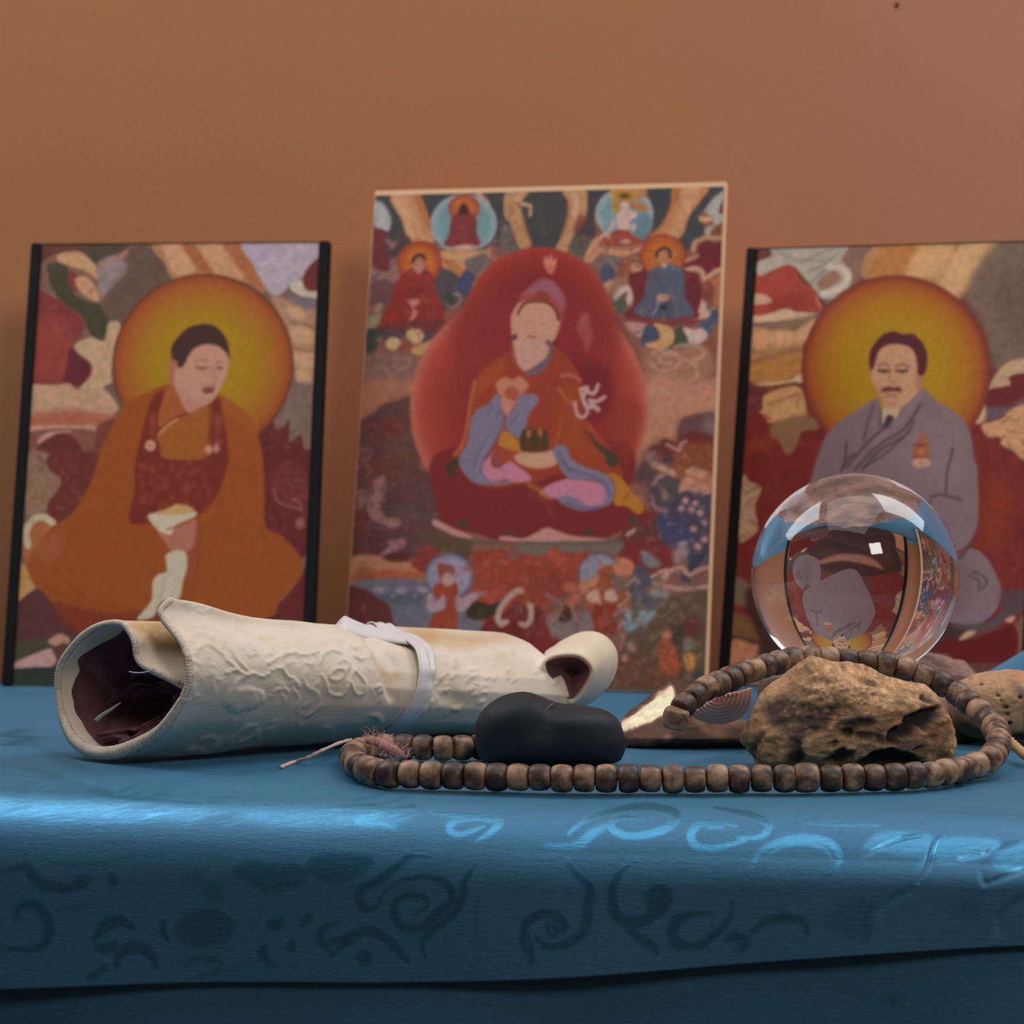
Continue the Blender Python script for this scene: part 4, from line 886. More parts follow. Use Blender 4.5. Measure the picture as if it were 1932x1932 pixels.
mc = mat('blue_satin', rough=.45); q = N(mc); v = q.coord((1, 1, 1))
a = q.attr('pattern_sheen').outputs['Fac'] if False else None
at = q.attr('pattern_sheen'); sep = q.n('ShaderNodeSeparateColor'); q.l(at.outputs['Color'], sep.inputs[0]); pm = sep.outputs[0]
v2 = q.coord((60, 400, 400)); weave = q.noise(v2, 6, 3, .6); blot = q.noise(v, 22, 3, .55)
base = q.mix(pm, (0.050, 0.165, 0.320), (0.085, 0.320, 0.560))
base = q.mix(1.0, base, q.ramp(weave, [(.3, (.80, .80, .80)), (.7, (1.2, 1.2, 1.2))]), 'MULTIPLY')
base = q.mix(q.math('MULTIPLY', blot, .35), base, (0.045, 0.20, 0.25))
q.l(base, q.b.inputs['Base Color'])
q.l(q.math('ADD', q.math('MULTIPLY', pm, .40), .45), q.b.inputs['Metallic'])
rr = q.mix(pm, (.54, .54, .54), (.30, .30, .30)); q.l(rr, q.b.inputs['Roughness'])
q.b.inputs['Sheen Weight'].default_value = .55; q.b.inputs['Sheen Roughness'].default_value = .4; q.b.inputs['Sheen Tint'].default_value = (.22, .66, 1, 1); q.b.inputs['IOR'].default_value = 1.9; q.b.inputs['Specular Tint'].default_value = (.45, .82, 1, 1)
streak = q.noise(q.coord((70, 260, 500)), 1.6, 4, .65, .6)
hh = q.math('ADD', q.math('MULTIPLY', weave, .35), q.math('ADD', q.math('MULTIPLY', streak, .9), q.math('MULTIPLY', pm, .12)))
q.bump(hh, .28, .0007)

xs = np.unique(np.concatenate([np.linspace(-.62, -.2, 30), np.arange(-.2, .2, .00052), np.linspace(.2, .62, 30)]))
# profile s: (offset into the table, height, dense?) from the wall side to the hem
R_ = .026; rows = []
for y in np.arange(.70, .18, -.010): rows.append((y, 0.0))
for y in np.arange(.18, R_, -.0016): rows.append((y, 0.0))
for a_ in np.linspace(0, math.pi / 2, 80): rows.append((R_ - R_ * math.sin(a_), -R_ + R_ * math.cos(a_)))
for z in np.arange(.0006, .0575 - R_, .0006): rows.append((0.0, -R_ - z))
rows = np.array(rows)
def cloth(xs, rows, dy, dz, hem):
    g = np.zeros((len(rows), len(xs), 3)); nf = np.zeros_like(g)
    dr = np.gradient(rows, axis=0); dr /= np.linalg.norm(dr, axis=1)[:, None]
    # outward normal of the profile (dy,dz): top -> +z, front -> -y
    ny, nz = dr[:, 1], -dr[:, 0]
    for j, x in enumerate(xs):
        yy = rows[:, 0].copy(); zz = rows[:, 1].copy()
        down = np.clip((-zz - R_ * .5) / (.0575 - R_ * .5), 0, 1)
        wob = .0018 * math.sin(x * 31 + 1.0) + .0012 * math.sin(x * 74)
        yy = yy + dy - down * (.0008 + wob * .5)
        zz = zz + dz + down * hem(x)
        X = x * CU + yy * SU; Y = .848 - x * SU + yy * CU
        g[:, j, 0], g[:, j, 1], g[:, j, 2] = X, Y, TZ + zz
        nf[:, j, 0], nf[:, j, 1], nf[:, j, 2] = ny * SU, ny * CU, nz
    return g, nf
hem = lambda x: .0072 + .080 * x - .0042 * math.exp(-(x / .09) ** 2)
g, nf = cloth(xs, rows, 0, 0, hem)
px = 966 + F * g[..., 0] / g[..., 1]; py = HY + F * (EYE - g[..., 2]) / g[..., 1]
pat = D.sample(px, py)[..., 0]; cre = FO.sample(px, py)[..., 0]
inside = ((px > -55) & (px < 1987) & (py < 1945)).astype(float)
pat *= inside; cre *= inside
X, Y = g[..., 0], g[..., 1]
front = np.clip((rows[:, 1] < -.0001).astype(float) * 1, 0, 1)[:, None] * np.ones(len(xs))
low = np.zeros_like(X)
for fx, fy, ph, am in ((9, 14, .3, .5), (23, 9, 1.7, .35), (41, 33, .6, .2)): low += am * np.sin(X * fx * 2 + Y * fy + ph)
ry = rows[:, 0][:, None] * np.ones(len(xs)); near = np.clip((.050 - ry) / .022, 0, 1); near = np.maximum(near, front)
disp = (low - 1.0) * .0009 * near - cre * .0011
# the cloth heaps up at the far right, and swells a little at the far left
mound = .037 * np.exp(-(((X - .257) / .050) ** 2 + ((Y - 1.17) / .055) ** 2)) + .0025 * np.exp(-(((X + .23) / .05) ** 2 + ((Y - 1.2) / .05) ** 2))
g = g + nf * disp[..., None]; g[..., 2] += mound * (1 - front)
ex = np.maximum(g[..., 1] - 1.322, 0); g[..., 1] = np.minimum(g[..., 1], 1.322) + np.minimum(ex, .01) * .2; g[..., 2] -= ex
clo = grid('altar_cloth', g, mc, cols={'pattern_sheen': pat})
md = clo.modifiers.new('thick', 'SOLIDIFY'); md.thickness = .0011; md.offset = -1
tag(clo, 'shiny blue damask altar cloth with woven swirls draped over the table edge', 'cloth')
# second, lower layer hanging from under the hem to the floor
rows2 = [(.05, -.006)] + [(R_ - (R_ - .0042) * math.sin(a_), -R_ + (R_ - .0042) * math.cos(a_)) for a_ in np.linspace(0, 1.5, 14)] + [(.0042, -z) for z in np.linspace(.027, .25, 60)] + [(.0042, -z) for z in np.linspace(.26, .735, 20)]
rows2 = np.array(rows2)
x2 = np.linspace(-.62, .62, 260)
g2 = np.zeros((len(rows2), len(x2), 3))
for j, x in enumerate(x2):
    k = np.clip((-rows2[:, 1]) / .3, 0, 1)
    yy = rows2[:, 0] + k * (.006 * math.sin(x * 26) + .003 * math.sin(x * 61 + 1)) - .0 * k
    yy = np.maximum(yy, .0035) if False else yy + .004 * k
    g2[:, j, 0] = x * CU + yy * SU; g2[:, j, 1] = .848 - x * SU + yy * CU; g2[:, j, 2] = TZ + rows2[:, 1]
px2 = 966 + F * g2[..., 0] / g2[..., 1]; py2 = HY + F * (EYE - g2[..., 2]) / g2[..., 1]
und = grid('under_cloth', g2, mc, cols={'pattern_sheen': D.sample(px2, py2)[..., 0] * (py2 < 1945)})
md = und.modifiers.new('thick', 'SOLIDIFY'); md.thickness = .0011; md.offset = -1
tag(und, 'darker blue damask cloth layer hanging below the hem of the shiny one', 'cloth')

# ------------------------------------------------------------------ pictures standing on the cloth
mblack = mat('black_plastic', (.007, .006, .007), .6); mblack.node_tree.nodes['Principled BSDF'].inputs['Specular IOR Level'].default_value = .2
mcard = mat('card_back', tuple(alb((150, 120, 90))), .8)
def print_mat(name):
    m = mat(name, rough=.5); q = N(m); at = q.attr('art'); v = q.coord()
    g_ = q.ramp(q.noise(v, 1500, 2, .6), [(.25, (.88, .88, .88)), (.75, (1.12, 1.12, 1.12))])
    q.l(q.mix(1.0, at.outputs['Color'], g_, 'MULTIPLY'), q.b.inputs['Base Color'])
    q.b.inputs['Specular IOR Level'].default_value = .25
    return m
def box_on(name, root, B, U, V, Nn, u0, u1, v0, v1, n0, n1, m, bev=0.0004):
    """box in the picture's own axes"""
    bm = bmesh.new(); vs = []
    for n_ in (n0, n1):
        for (u_, v_) in ((u0, v0), (u1, v0), (u1, v1), (u0, v1)):
            vs.append(bm.verts.new(B + U * u_ + V * v_ + Nn * n_))
    for f_ in ((0, 1, 2, 3), (7, 6, 5, 4), (4, 5, 1, 0), (6, 7, 3, 2), (5, 6, 2, 1), (7, 4, 0, 3)): bm.faces.new([vs[i] for i in f_])
    bmesh.ops.recalc_face_normals(bm, faces=bm.faces)
    bmesh.ops.bevel(bm, geom=bm.edges[:], offset=bev, segments=2, affect='EDGES')
    me = bpy.data.meshes.new(name); bm.to_mesh(me); bm.free(); me.materials.append(m)
    o = bpy.data.objects.new(name, me); C.objects.link(o); adopt(root, o); return o
def homog(src, dst):
    A_ = []; b_ = []
    for (x, y), (u_, v_) in zip(src, dst):
        A_.append([x, y, 1, 0, 0, 0, -u_ * x, -u_ * y]); b_.append(u_)
        A_.append([0, 0, 0, x, y, 1, -v_ * x, -v_ * y]); b_.append(v_)
    h = np.linalg.solve(np.array(A_, float), np.array(b_, float)); return np.append(h, 1).reshape(3, 3)
def picture(name, xbl, dbl, yaw, lean, xbr, ytl, quad_top, art, label, bars, mprint, z0=TZ + .0006):
    ya, le = math.radians(yaw), math.radians(lean)
    U = Vector((math.cos(ya), -math.sin(ya), 0)); nb = Vector((math.sin(ya), math.cos(ya), 0))
    V = Vector((0, 0, 1)) * math.cos(le) + nb * math.sin(le); Nn = U.cross(V) # towards the viewer
    B = Vector(((xbl - 966) * dbl / F, dbl, z0))
    # width so that the right foot lands on xbr
    k = (xbr - 966) / F; W_ = (k * B.y - B.x) / (U.x - k * U.y)
    prj = lambda p_: (966 + F * p_.x / p_.y, HY + F * (EYE - p_.z) / p_.y)
    lo, hi = .05, .5
    for _ in range(40):
        H_ = (lo + hi) / 2
        if prj(B + V * H_)[1] > ytl: lo = H_
        else: hi = H_
    bl, br, tr, tl = prj(B), prj(B + U * W_), prj(B + U * W_ + V * H_), prj(B + V * H_)
    print(name, 'W %.3f H %.3f' % (W_, H_), [tuple(round(c_) for c_ in x_) for x_ in (tl, tr, br, bl)])
    root = empty(name, B + U * W_ / 2)
    T_ = .004
    box_on('backing', root, B, U, V, Nn, 0, W_, 0, H_, -T_, 0, mcard)
    # print
    m0 = .0 if bars else .0018
    u0, u1, v0, v1 = (bars, W_ - bars, .0004, H_ - .0004) if bars else (.0006, W_ - .0012, .0006, H_ - .0026)
    nu, nv = int((u1 - u0) / (dbl / F * 1.9)), int((v1 - v0) / (dbl / F * 1.9))
    uu = np.linspace(u0, u1, nu); vv_ = np.linspace(v0, v1, nv)
    UU, VV = np.meshgrid(uu, vv_, indexing='ij')
    b_, u_, v_, n_ = (np.array(x_) for x_ in (B, U, V, Nn))
    pts = b_ + UU[..., None] * u_ + VV[..., None] * v_ + n_ * .0003
    # photo quad of this picture (measured): top corners given, foot from the projection
    dst = [quad_top[0], quad_top[1], (xbr, br[1]), (xbl, bl[1])]
    Hm = homog([(0, 1), (1, 1), (1, 0), (0, 0)], dst)
    s_, t_ = UU / W_, VV / H_
    w_ = Hm[2, 0] * s_ + Hm[2, 1] * t_ + 1
    PX = (Hm[0, 0] * s_ + Hm[0, 1] * t_ + Hm[0, 2]) / w_; PY = (Hm[1, 0] * s_ + Hm[1, 1] * t_ + Hm[1, 2]) / w_
    A = art(); col = lin(np.clip(A.sample(PX, PY), 0, 255)) / (K * 1.10); col = cap(col)
    pr = grid('printed_picture', pts, mprint, cols={'art': col}); adopt(root, pr)
    if bars:
        for a0, a1 in ((-.0004, bars), (W_ - bars, W_ + .0004)):
            box_on('side_strip', root, B, U, V, Nn, a0, a1, 0, H_ + .0004, -T_ - .0008, .0014, mblack, .0006)
        box_on('top_edge', root, B, U, V, Nn, bars, W_ - bars, H_ - .0002, H_ + .0003, -T_, .0006, mat('edge', (.05, .035, .03), .5), .00008)
    # strut behind that keeps it leaning
    top = B + U * W_ / 2 + V * (H_ * .62) - Nn * (T_ + .0006); foot = Vector((top.x + nb.x * .004, top.y + nb.y * .004, z0 + .0006))
    bm = bmesh.new(); vs = []
    for c_, hw in ((top, .012), (foot, .02)):
        for s1 in (-1, 1):
            for s2 in (0, 1): vs.append(bm.verts.new(c_ + U * hw * s1 + nb * .0012 * s2))
    bm.faces.new([vs[i] for i in (0, 2, 6, 4)]); bm.faces.new([vs[i] for i in (1, 5, 7, 3)]); bm.faces.new([vs[i] for i in (0, 1, 3, 2)]); bm.faces.new([vs[i] for i in (4, 6, 7, 5)]); bm.faces.new([vs[i] for i in (0, 4, 5, 1)]); bm.faces.new([vs[i] for i in (2, 3, 7, 6)])
    bmesh.ops.recalc_face_normals(bm, faces=bm.faces)
    me = bpy.data.meshes.new('strut'); bm.to_mesh(me); bm.free(); me.materials.append(mcard)
    o = bpy.data.objects.new('strut', me); C.objects.link(o); adopt(root, o)
    tag(root, label, 'picture')
    return root
mp_ = print_mat('print_ink')
picture('framed_picture', 5, 1.285, 5.5, 13.5, 588, 461, [(53, 461), (616, 461)], art_left,
        'framed picture of a smiling monk in orange robes before a yellow halo', .0052, mp_)
mwhite = mcard
mcard = mat('white_board', tuple(alb((196, 158, 124))), .75)
picture('mounted_picture', 645, 1.290, 15, 12, 1333, 360, [(706, 361), (1378, 353)], art_center,
        'tallest, middle picture: seated deity in red and blue robes on a pale board', 0, mp_)
mcard = mwhite
picture('framed_picture', 1356, 1.292, 21, 13.5, 1947, 470, [(1421, 470), (1990, 457)], art_right,
        'framed picture of a man with a moustache in a grey robe, behind the crystal ball', .0052, mp_)
# ------------------------------------------------------------------ rolled brocade bundle
def cream_mat(name, relief=True, c=(0.72, 0.62, 0.52)):
    m = mat(name, c, .62); q = N(m); v = q.coord()
    n1 = q.noise(v, 45, 3, .6); n2 = q.noise(v, 1500, 2, .5)
    col = q.ramp(n1, [(.35, tuple(x * .9 for x in (c[0], c[1] * .97, c[2] * .86))), (.65, c)])
    at = q.attr('stain_shade'); sep = q.n('ShaderNodeSeparateColor'); q.l(at.outputs['Color'], sep.inputs[0])
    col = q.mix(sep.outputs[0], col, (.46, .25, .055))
    q.l(col, q.b.inputs['Base Color'])
    q.b.inputs['Sheen Weight'].default_value = .25; q.b.inputs['Sheen Roughness'].default_value = .4
    weave = q.math('ADD', q.math('MULTIPLY', n2, .25), q.noise(q.coord((1, 1, 2.2)), 260, 4, .65, .8))
    q.bump(weave, .35, .0006)
    return m
mcream = cream_mat('cream_brocade')
# ring of the open left end: (angle, px, py, depth shift)
L_ = [(-14,332,1146,.006),(-8,326,1134,.001),(2,322,1129,-.004),(12,305,1146,-.008),(24,311,1164,-.010),(38,328,1184,-.014),(52,346,1208,-.019),(66,354,1232,-.022),(82,358,1260,-.024),(98,357,1290,-.024),(115,346,1325,-.022),(132,324,1362,-.018),(150,290,1397,-.010),(168,250,1424,-.003),(182,212,1434,.003),(198,172,1426,.011),(218,137,1402,.019),(238,118,1366,.025),(258,110,1324,.028),(276,109,1276,.028),(292,120,1238,.025),(310,147,1202,.019),(330,186,1178,.011),(348,226,1170,.002),(362,246,1184,-.002),(374,257,1203,-.005),(386,262,1224,-.006),(398,274,1242,-.009),(412,292,1254,-.011),(428,318,1268,-.013),(444,349,1288,-.014)]
L_ = np.array(L_, float)
nu = 190; nt = 200
fi = np.linspace(L_[0, 0], L_[-1, 0], nu)
# smooth interpolation of the left edge over the angle
def interp(col): 
    c_ = catmull(L_[:, [0, col]], 8); return np.interp(fi, c_[:, 0], c_[:, 1])
lx, ly, ld = interp(1), interp(2), .970 + interp(3)
# right end ring, shrinking spirally
a_ = np.radians(fi); turn = np.clip((fi - 340) / 100, 0, 1); rr_ = 1 - .16 * turn
A0 = np.array([(-14,938,1196),(0,950,1194),(25,1000,1215),(50,1040,1246),(75,1064,1282),(95,1073,1312),(115,1070,1342),(135,1050,1364),(160,1012,1376),(182,975,1376),(210,930,1362),(240,905,1334),(270,897,1295),(300,903,1250),(330,922,1214),(350,942,1202),(372,975,1210),(400,1020,1240),(430,1045,1285),(444,1046,1310)], float)
rx, ry = np.interp(fi, A0[:, 0], A0[:, 1]), np.interp(fi, A0[:, 0], A0[:, 2])
rd = 1.092 - (rx - 985) * .00034
tt = np.linspace(0, 1, nt)
def PP(x, y, d): return np.stack([(x - 966) * d / F, d, EYE - (y - HY) * d / F], -1)
Lp, Rp = PP(lx, ly, ld), PP(rx, ry, rd)
axis0, axis1 = PP(np.array(238.), np.array(1303.), np.array(.970)), PP(np.array(985.), np.array(1287.), np.array(1.092))
S = Lp[:, None, :] * (1 - tt)[None, :, None] + Rp[:, None, :] * tt[None, :, None]
ctr = axis0 * (1 - tt)[:, None] + axis1 * tt[:, None]
# flap corner flares up only near its end
fl_ = np.exp(-((fi - 2) / 30) ** 2)[:, None] * (np.interp(tt, [0, .1, .22, .4, .6, 1], [0, .0018, .0042, .0042, .0018, 0]))[None, :]
S[..., 2] -= fl_
# outward normals (approx. from the axis)
R3 = S - ctr[None]; ax = (axis1 - axis0) / np.linalg.norm(axis1 - axis0)
R3 -= (R3 @ ax)[..., None] * ax; Rn = R3 / np.linalg.norm(R3, axis=-1)[..., None]
# the inner turn lies one cloth thickness inside
S -= Rn * (np.clip((fi - 352) / 30, 0, 1) * .0026)[:, None, None]
def project(p): return 966 + F * p[..., 0] / p[..., 1], HY + F * (EYE - p[..., 2]) / p[..., 1]
# woven relief drawn in the photo's frame on the outer turn
RL = Art(80, 1120, 1100, 1460, (0, 0, 0)); r_ = lambda q_, w_=3.2, s_=1.1, a__=1: RL.stroke(W1, q_, w_, s_, a__)
RL.fr(420, 1120, .20704)
for q_ in ([30,720,120,700,200,740,260,730,360,750,430,720], [80,860,120,800,180,760,240,740], [20,600,80,640,130,700], [60,480,100,560,160,640,220,700],
           [540,700,530,620,560,560,640,540,740,560,860,530], [400,640,480,590,560,540], [430,700,520,680,600,760,660,780,700,860], [760,700,740,780,780,860,860,900,880,980], [640,860,700,960,680,1060,760,1110,850,1050,900,1000],
           [900,740,940,820,960,900,1060,930,1120,880,1160,760,1200,680], [960,760,1000,700,1080,680,1100,740,1040,790,980,780], [1040,640,1080,600,1140,640,1120,700], [1200,700,1260,760,1300,820,1280,900,1220,920,1180,860,1160,800],
           [880,640,900,560,980,520,1060,540], [1180,560,1240,600,1300,580], [1120,480,1200,500,1260,470], [860,460,940,430,1020,450,1080,420], [1400,860,1440,830,1480,850,1420,900], [600,900,560,860,500,870,460,900]): r_(q_)
for x, y in ((160,440),(185,470),(205,500),(225,530),(240,560)): r_([x-12,y+20,x+40,y-15,x+70,y-10], 2.6, .9)
RL.poly(W1, [60,880,140,860,260,860,350,900,350,960,290,1010,230,1000,180,960,170,1050,110,1080,80,1020,30,1020,20,960], 1.8, al=.8)
for q_ in ([90,960,110,1060], [150,930,150,1060], [220,920,260,1010], [290,900,330,960]): RL.stroke((0,0,0), q_, 2.4, 1)
RL.poly(W1, [1330,1110,1390,1090,1440,1110,1450,1180,1420,1170,1380,1130], 1.5, al=.9)
for q_ in ([60,1340,120,1280,220,1210,310,1210,280,1270,200,1310,120,1340], [90,1120,110,1170], [30,1400,80,1350]): r_(q_, 3, 1.4, .8)
RL.fr(90, 1110, .18634)
for q_ in ([1480,980,1460,1040,1500,1100,1540,1080], [1800,1180,1880,1120,1932,1060], [1820,1060,1932,960], [1400,1640,1480,1600,1560,1620,1640,1640], [1540,1540,1620,1500,1720,1540,1660,1600], [1450,480,1560,440,1640,500,1700,460,1780,560], [1380,160,1450,200,1560,260,1640,220], [1500,620,1620,560,1740,640,1800,700]): r_(q_, 3.4, 1.5, .8)
RL.fr(780, 1160, .21739)
for k in range(150):
    x, y = random.uniform(60, 1250), random.uniform(260, 880)
    if 620 < y and x > 620: continue
    a0 = random.uniform(-.9, -.1); l_ = random.uniform(20, 70)
    r_([x, y, x + l_ * math.cos(a0) * .6, y + l_ * math.sin(a0) - 6, x + l_ * math.cos(a0), y + l_ * math.sin(a0)], 3, 1.3, random.uniform(.3, .9))
RL.fr(420, 1120, .20704)
for x, y, a0 in ((80,1010,2.0),(130,1040,1.7),(190,1000,1.5),(250,1000,1.2),(300,980,1.0),(350,940,.6)):
    RL.poly(W1, [x, y - 60, x + 24, y, x + 8, y + 55, x - 22, y + 50, x - 26, y - 10], 1.3, al=.8)
RL.scrib(345, 1170, 440, 1330, 26, [W1], 26, 3, .6); RL.scrib(480, 1190, 720, 1330, 60, [W1, W1, (0, 0, 0)], 22, 3, .6); RL.scrib(440, 1360, 640, 1425, 26, [W1], 28, 4, .5)
RL.im = np.clip(RL.im, 0, 1)
ST = Art(80, 1120, 1100, 1460, (0, 0, 0))    # yellowed patches, and shade painted beside the ribbon and under the flap
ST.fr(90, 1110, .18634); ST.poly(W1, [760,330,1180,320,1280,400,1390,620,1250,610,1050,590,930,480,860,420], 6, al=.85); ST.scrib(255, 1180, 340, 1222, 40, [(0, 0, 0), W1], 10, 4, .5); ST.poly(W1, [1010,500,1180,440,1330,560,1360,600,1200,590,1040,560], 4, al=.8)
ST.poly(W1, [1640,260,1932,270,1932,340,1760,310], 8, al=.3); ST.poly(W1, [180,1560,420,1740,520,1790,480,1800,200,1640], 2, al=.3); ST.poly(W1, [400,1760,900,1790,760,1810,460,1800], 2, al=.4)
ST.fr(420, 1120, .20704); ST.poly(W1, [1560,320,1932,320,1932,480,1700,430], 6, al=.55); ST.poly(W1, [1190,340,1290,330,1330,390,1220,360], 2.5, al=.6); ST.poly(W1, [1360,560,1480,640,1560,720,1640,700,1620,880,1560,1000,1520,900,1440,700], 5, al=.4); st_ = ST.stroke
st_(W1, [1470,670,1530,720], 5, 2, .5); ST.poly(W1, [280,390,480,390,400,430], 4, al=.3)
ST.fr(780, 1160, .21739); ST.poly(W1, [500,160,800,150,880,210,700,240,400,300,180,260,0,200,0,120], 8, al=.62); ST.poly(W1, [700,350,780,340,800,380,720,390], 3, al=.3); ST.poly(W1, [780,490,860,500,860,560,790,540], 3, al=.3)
qx, qy = project(S)
outer = (fi < 352)[:, None] & (fi > -16)[:, None]
facing = ((Rn[..., 1] < .35) & outer) | ((fi < 60)[:, None] & outer)
rel = RL.sample(qx, qy)[..., 0] * facing
stn_shade = ST.sample(qx, qy)[..., 0] * facing
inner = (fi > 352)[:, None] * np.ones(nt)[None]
stn_shade = np.maximum(stn_shade, ST.sample(qx, qy)[..., 0] * inner)
wr = np.array([[noise.noise(Vector((S[i, j, 0] * 38, S[i, j, 1] * 38, S[i, j, 2] * 60))) for j in range(nt)] for i in range(nu)])
GR = Art(80, 1120, 1100, 1460, (0, 0, 0)); GR.fr(420, 1120, .20704)
GR.poly(W1, [1280,400,1360,520,1440,700,1500,900,1545,980,1600,860,1625,740,1580,600,1460,480], 4)
GR.poly((.6,) * 3, [1190,340,1290,330,1330,400,1220,370], 3); GR.fr(780, 1160, .21739); GR.poly((.5,) * 3, [120,560,330,620,460,760,380,800,200,700], 6)
S = S + Rn * (rel * .0014 + wr * .0015 - GR.sample(qx, qy)[..., 0] * facing * .0024)[..., None]
# keep the bundle lying on the cloth
S[..., 2] = np.maximum(S[..., 2], TZ + .0016)
# the bright lower silhouette follows the table
roll = empty('brocade_roll', (float(ctr[90][0]), float(ctr[90][1]), TZ))
sheet = grid('rolled_cloth', S[:, 1:], mcream, cols={'stain_shade': stn_shade[:, 1:]})
md = sheet.modifiers.new('sub', 'SUBSURF'); md.levels = 1; md.render_levels = 1
md = sheet.modifiers.new('thick', 'SOLIDIFY'); md.thickness = .0024; md.offset = -1
# padded rim with whip stitches
rim_m = mat('stitched_edge', (.70, .60, .48), .75); q = N(rim_m); q.l(q.ramp(q.noise(q.coord(), 500, 2, .6), [(.3, (.50, .40, .31)), (.7, (.68, .57, .46))]), q.b.inputs['Base Color'])
rp = S[:, 0] - Rn[:, 0] * .0010
rad = np.interp(fi, [-14, 10, 100, 150, 170, 215, 250, 350, 440], [.0012, .0012, .0013, .0022, .0025, .0023, .0015, .0012, .0011])
rp = rp - Rn[:, 0] * (rad - .0013)[:, None]
q3 = resample(rp, .00032); s_old = np.concatenate([[0], np.cumsum(np.linalg.norm(np.diff(rp, axis=0), axis=1))])
rq = np.interp(np.linspace(0, s_old[-1], len(q3)), s_old, rad)
rim = tube('stitched_rim', q3, rq, rim_m, seg=12, ridge=(.0011, .08))
# crumpled dark lining filling the roll
mlin = mat('maroon_lining', (.040, .010, .014), .9); q = N(mlin); v = q.coord()
q.l(q.ramp(q.noise(v, 60, 3, .6), [(.35, (.060, .020, .024)), (.7, (.150, .048, .054))]), q.b.inputs['Base Color']); q.b.inputs['Sheen Weight'].default_value = .5; q.b.inputs['Sheen Tint'].default_value = (.6, .25, .3, 1); q.bump(q.noise(v, 900, 2, .6), .3, .0004)
sel = (fi >= 40) & (fi <= 360)
ring = S[sel][:, 2] - Rn[sel][:, 2] * .0026
cl = ring.mean(0); nr = 40
axd = ax
CR = Art(80, 1120, 420, 1460, (0, 0, 0)); CR.fr(90, 1110, .18634)
for q_ in ([400,1180,520,1080,600,960,760,980,900,940,1000,900], [360,1230,480,1200,560,1100,640,1010], [400,1480,560,1460,680,1430,760,1440,860,1340,1000,1260,1100,1180,1160,1080], [460,1530,620,1500,740,1560,860,1440,1000,1340,1180,1240], [420,1180,480,1060,560,900,640,850,800,840,920,800], [640,1600,760,1520,980,1440,1200,1280]):
    CR.stroke(W1, q_, 7, 2.2, .9)
CR.poly((0, 0, 0), [430,990,480,920,600,850,560,900,500,1000,430,1000], 2)
gl = np.zeros((nr, len(ring), 3))
for i in range(nr):
    k = 1 - i / (nr - 1) * .985
    gl[i] = cl + (ring - cl) * k
gx, gy = project(gl); cr = CR.sample(gx, gy)[..., 0]
for i in range(nr):
    k = 1 - i / (nr - 1)
    dep = .004 + .012 * (1 - k ** 2)
    gl[i] += axd * dep
wv = np.array([[noise.noise(Vector((p_[0] * 90, p_[1] * 60, p_[2] * 140))) for p_ in row] for row in gl])
gl -= axd * (cr * .0070 + wv * .0042)[..., None]
# a deep dark pocket at the upper left and in the middle
pocket = np.exp(-(((gx - 215) / 40) ** 2 + ((gy - 1222) / 26) ** 2)) + .9 * np.exp(-(((gx - 218) / 38) ** 2 + ((gy - 1330) / 20) ** 2))
gl += axd * (pocket * .016)[..., None]
lining = grid('crumpled_lining', gl, mlin)
# loose white thread and pale strip inside
mth = mat('white_thread', (.62, .58, .56), .6)
t1 = catmull([P(292, 1260, .949), P(282, 1266, .952), P(268, 1269, .954), P(254, 1269, .956), P(243, 1267, .958)], 6)
thr = tube('loose_thread', t1, .0002, mth, seg=6)
t2 = catmull([P(180, 1362, .967), P(192, 1350, .968), P(206, 1341, .970), P(216, 1334, .972), P(228, 1326, .975)], 6)
stp = tube('pale_cord', t2, np.linspace(.0010, .0003, len(t2)), mat('grey_cord', (.20, .17, .17), .8), seg=8)

# white satin ribbon tied around the roll
mrib = mat('white_satin', (.66, .61, .60), .38); mrib.node_tree.nodes['Principled BSDF'].inputs['Sheen Weight'].default_value = .3
def surf(phi, t):
    i = np.interp(phi, fi, np.arange(nu)); j = np.clip(t, 0, 1) * (nt - 1)
    i0, j0 = int(min(i, nu - 2)), int(min(j, nt - 2)); fi_, fj_ = i - i0, j - j0
    f2 = lambda A_: (A_[i0, j0] * (1 - fi_) + A_[i0 + 1, j0] * fi_) * (1 - fj_) + (A_[i0, j0 + 1] * (1 - fi_) + A_[i0 + 1, j0 + 1] * fi_) * fj_
    return f2(S), f2(Rn)
ph = np.linspace(-10, 200, 60); rib = np.zeros((60, 9, 3))
for a2, p0 in enumerate(ph):
    tc = np.interp(p0, [-10, 0, 30, 60, 80, 120, 150, 200], [.59, .60, .625, .605, .595, .572, .575, .60])
    wd_ = np.interp(p0, [-10, 0, 30, 60, 90, 130, 200], [.055, .055, .052, .046, .042, .05, .05])
    lift = .0008 + .0030 * math.exp(-((p0 - 55) / 32) ** 2)
    for b2 in range(9):
        s_, n_ = surf(p0, tc + (b2 - 4) / 4 * wd_ * .5)
        rib[a2, b2] = s_ + n_ * (lift + .0003 * math.cos((b2 - 4) / 4 * 6))
rb = grid('satin_ribbon', rib, mrib); md = rb.modifiers.new('t', 'SOLIDIFY'); md.thickness = .0005; md.offset = -1
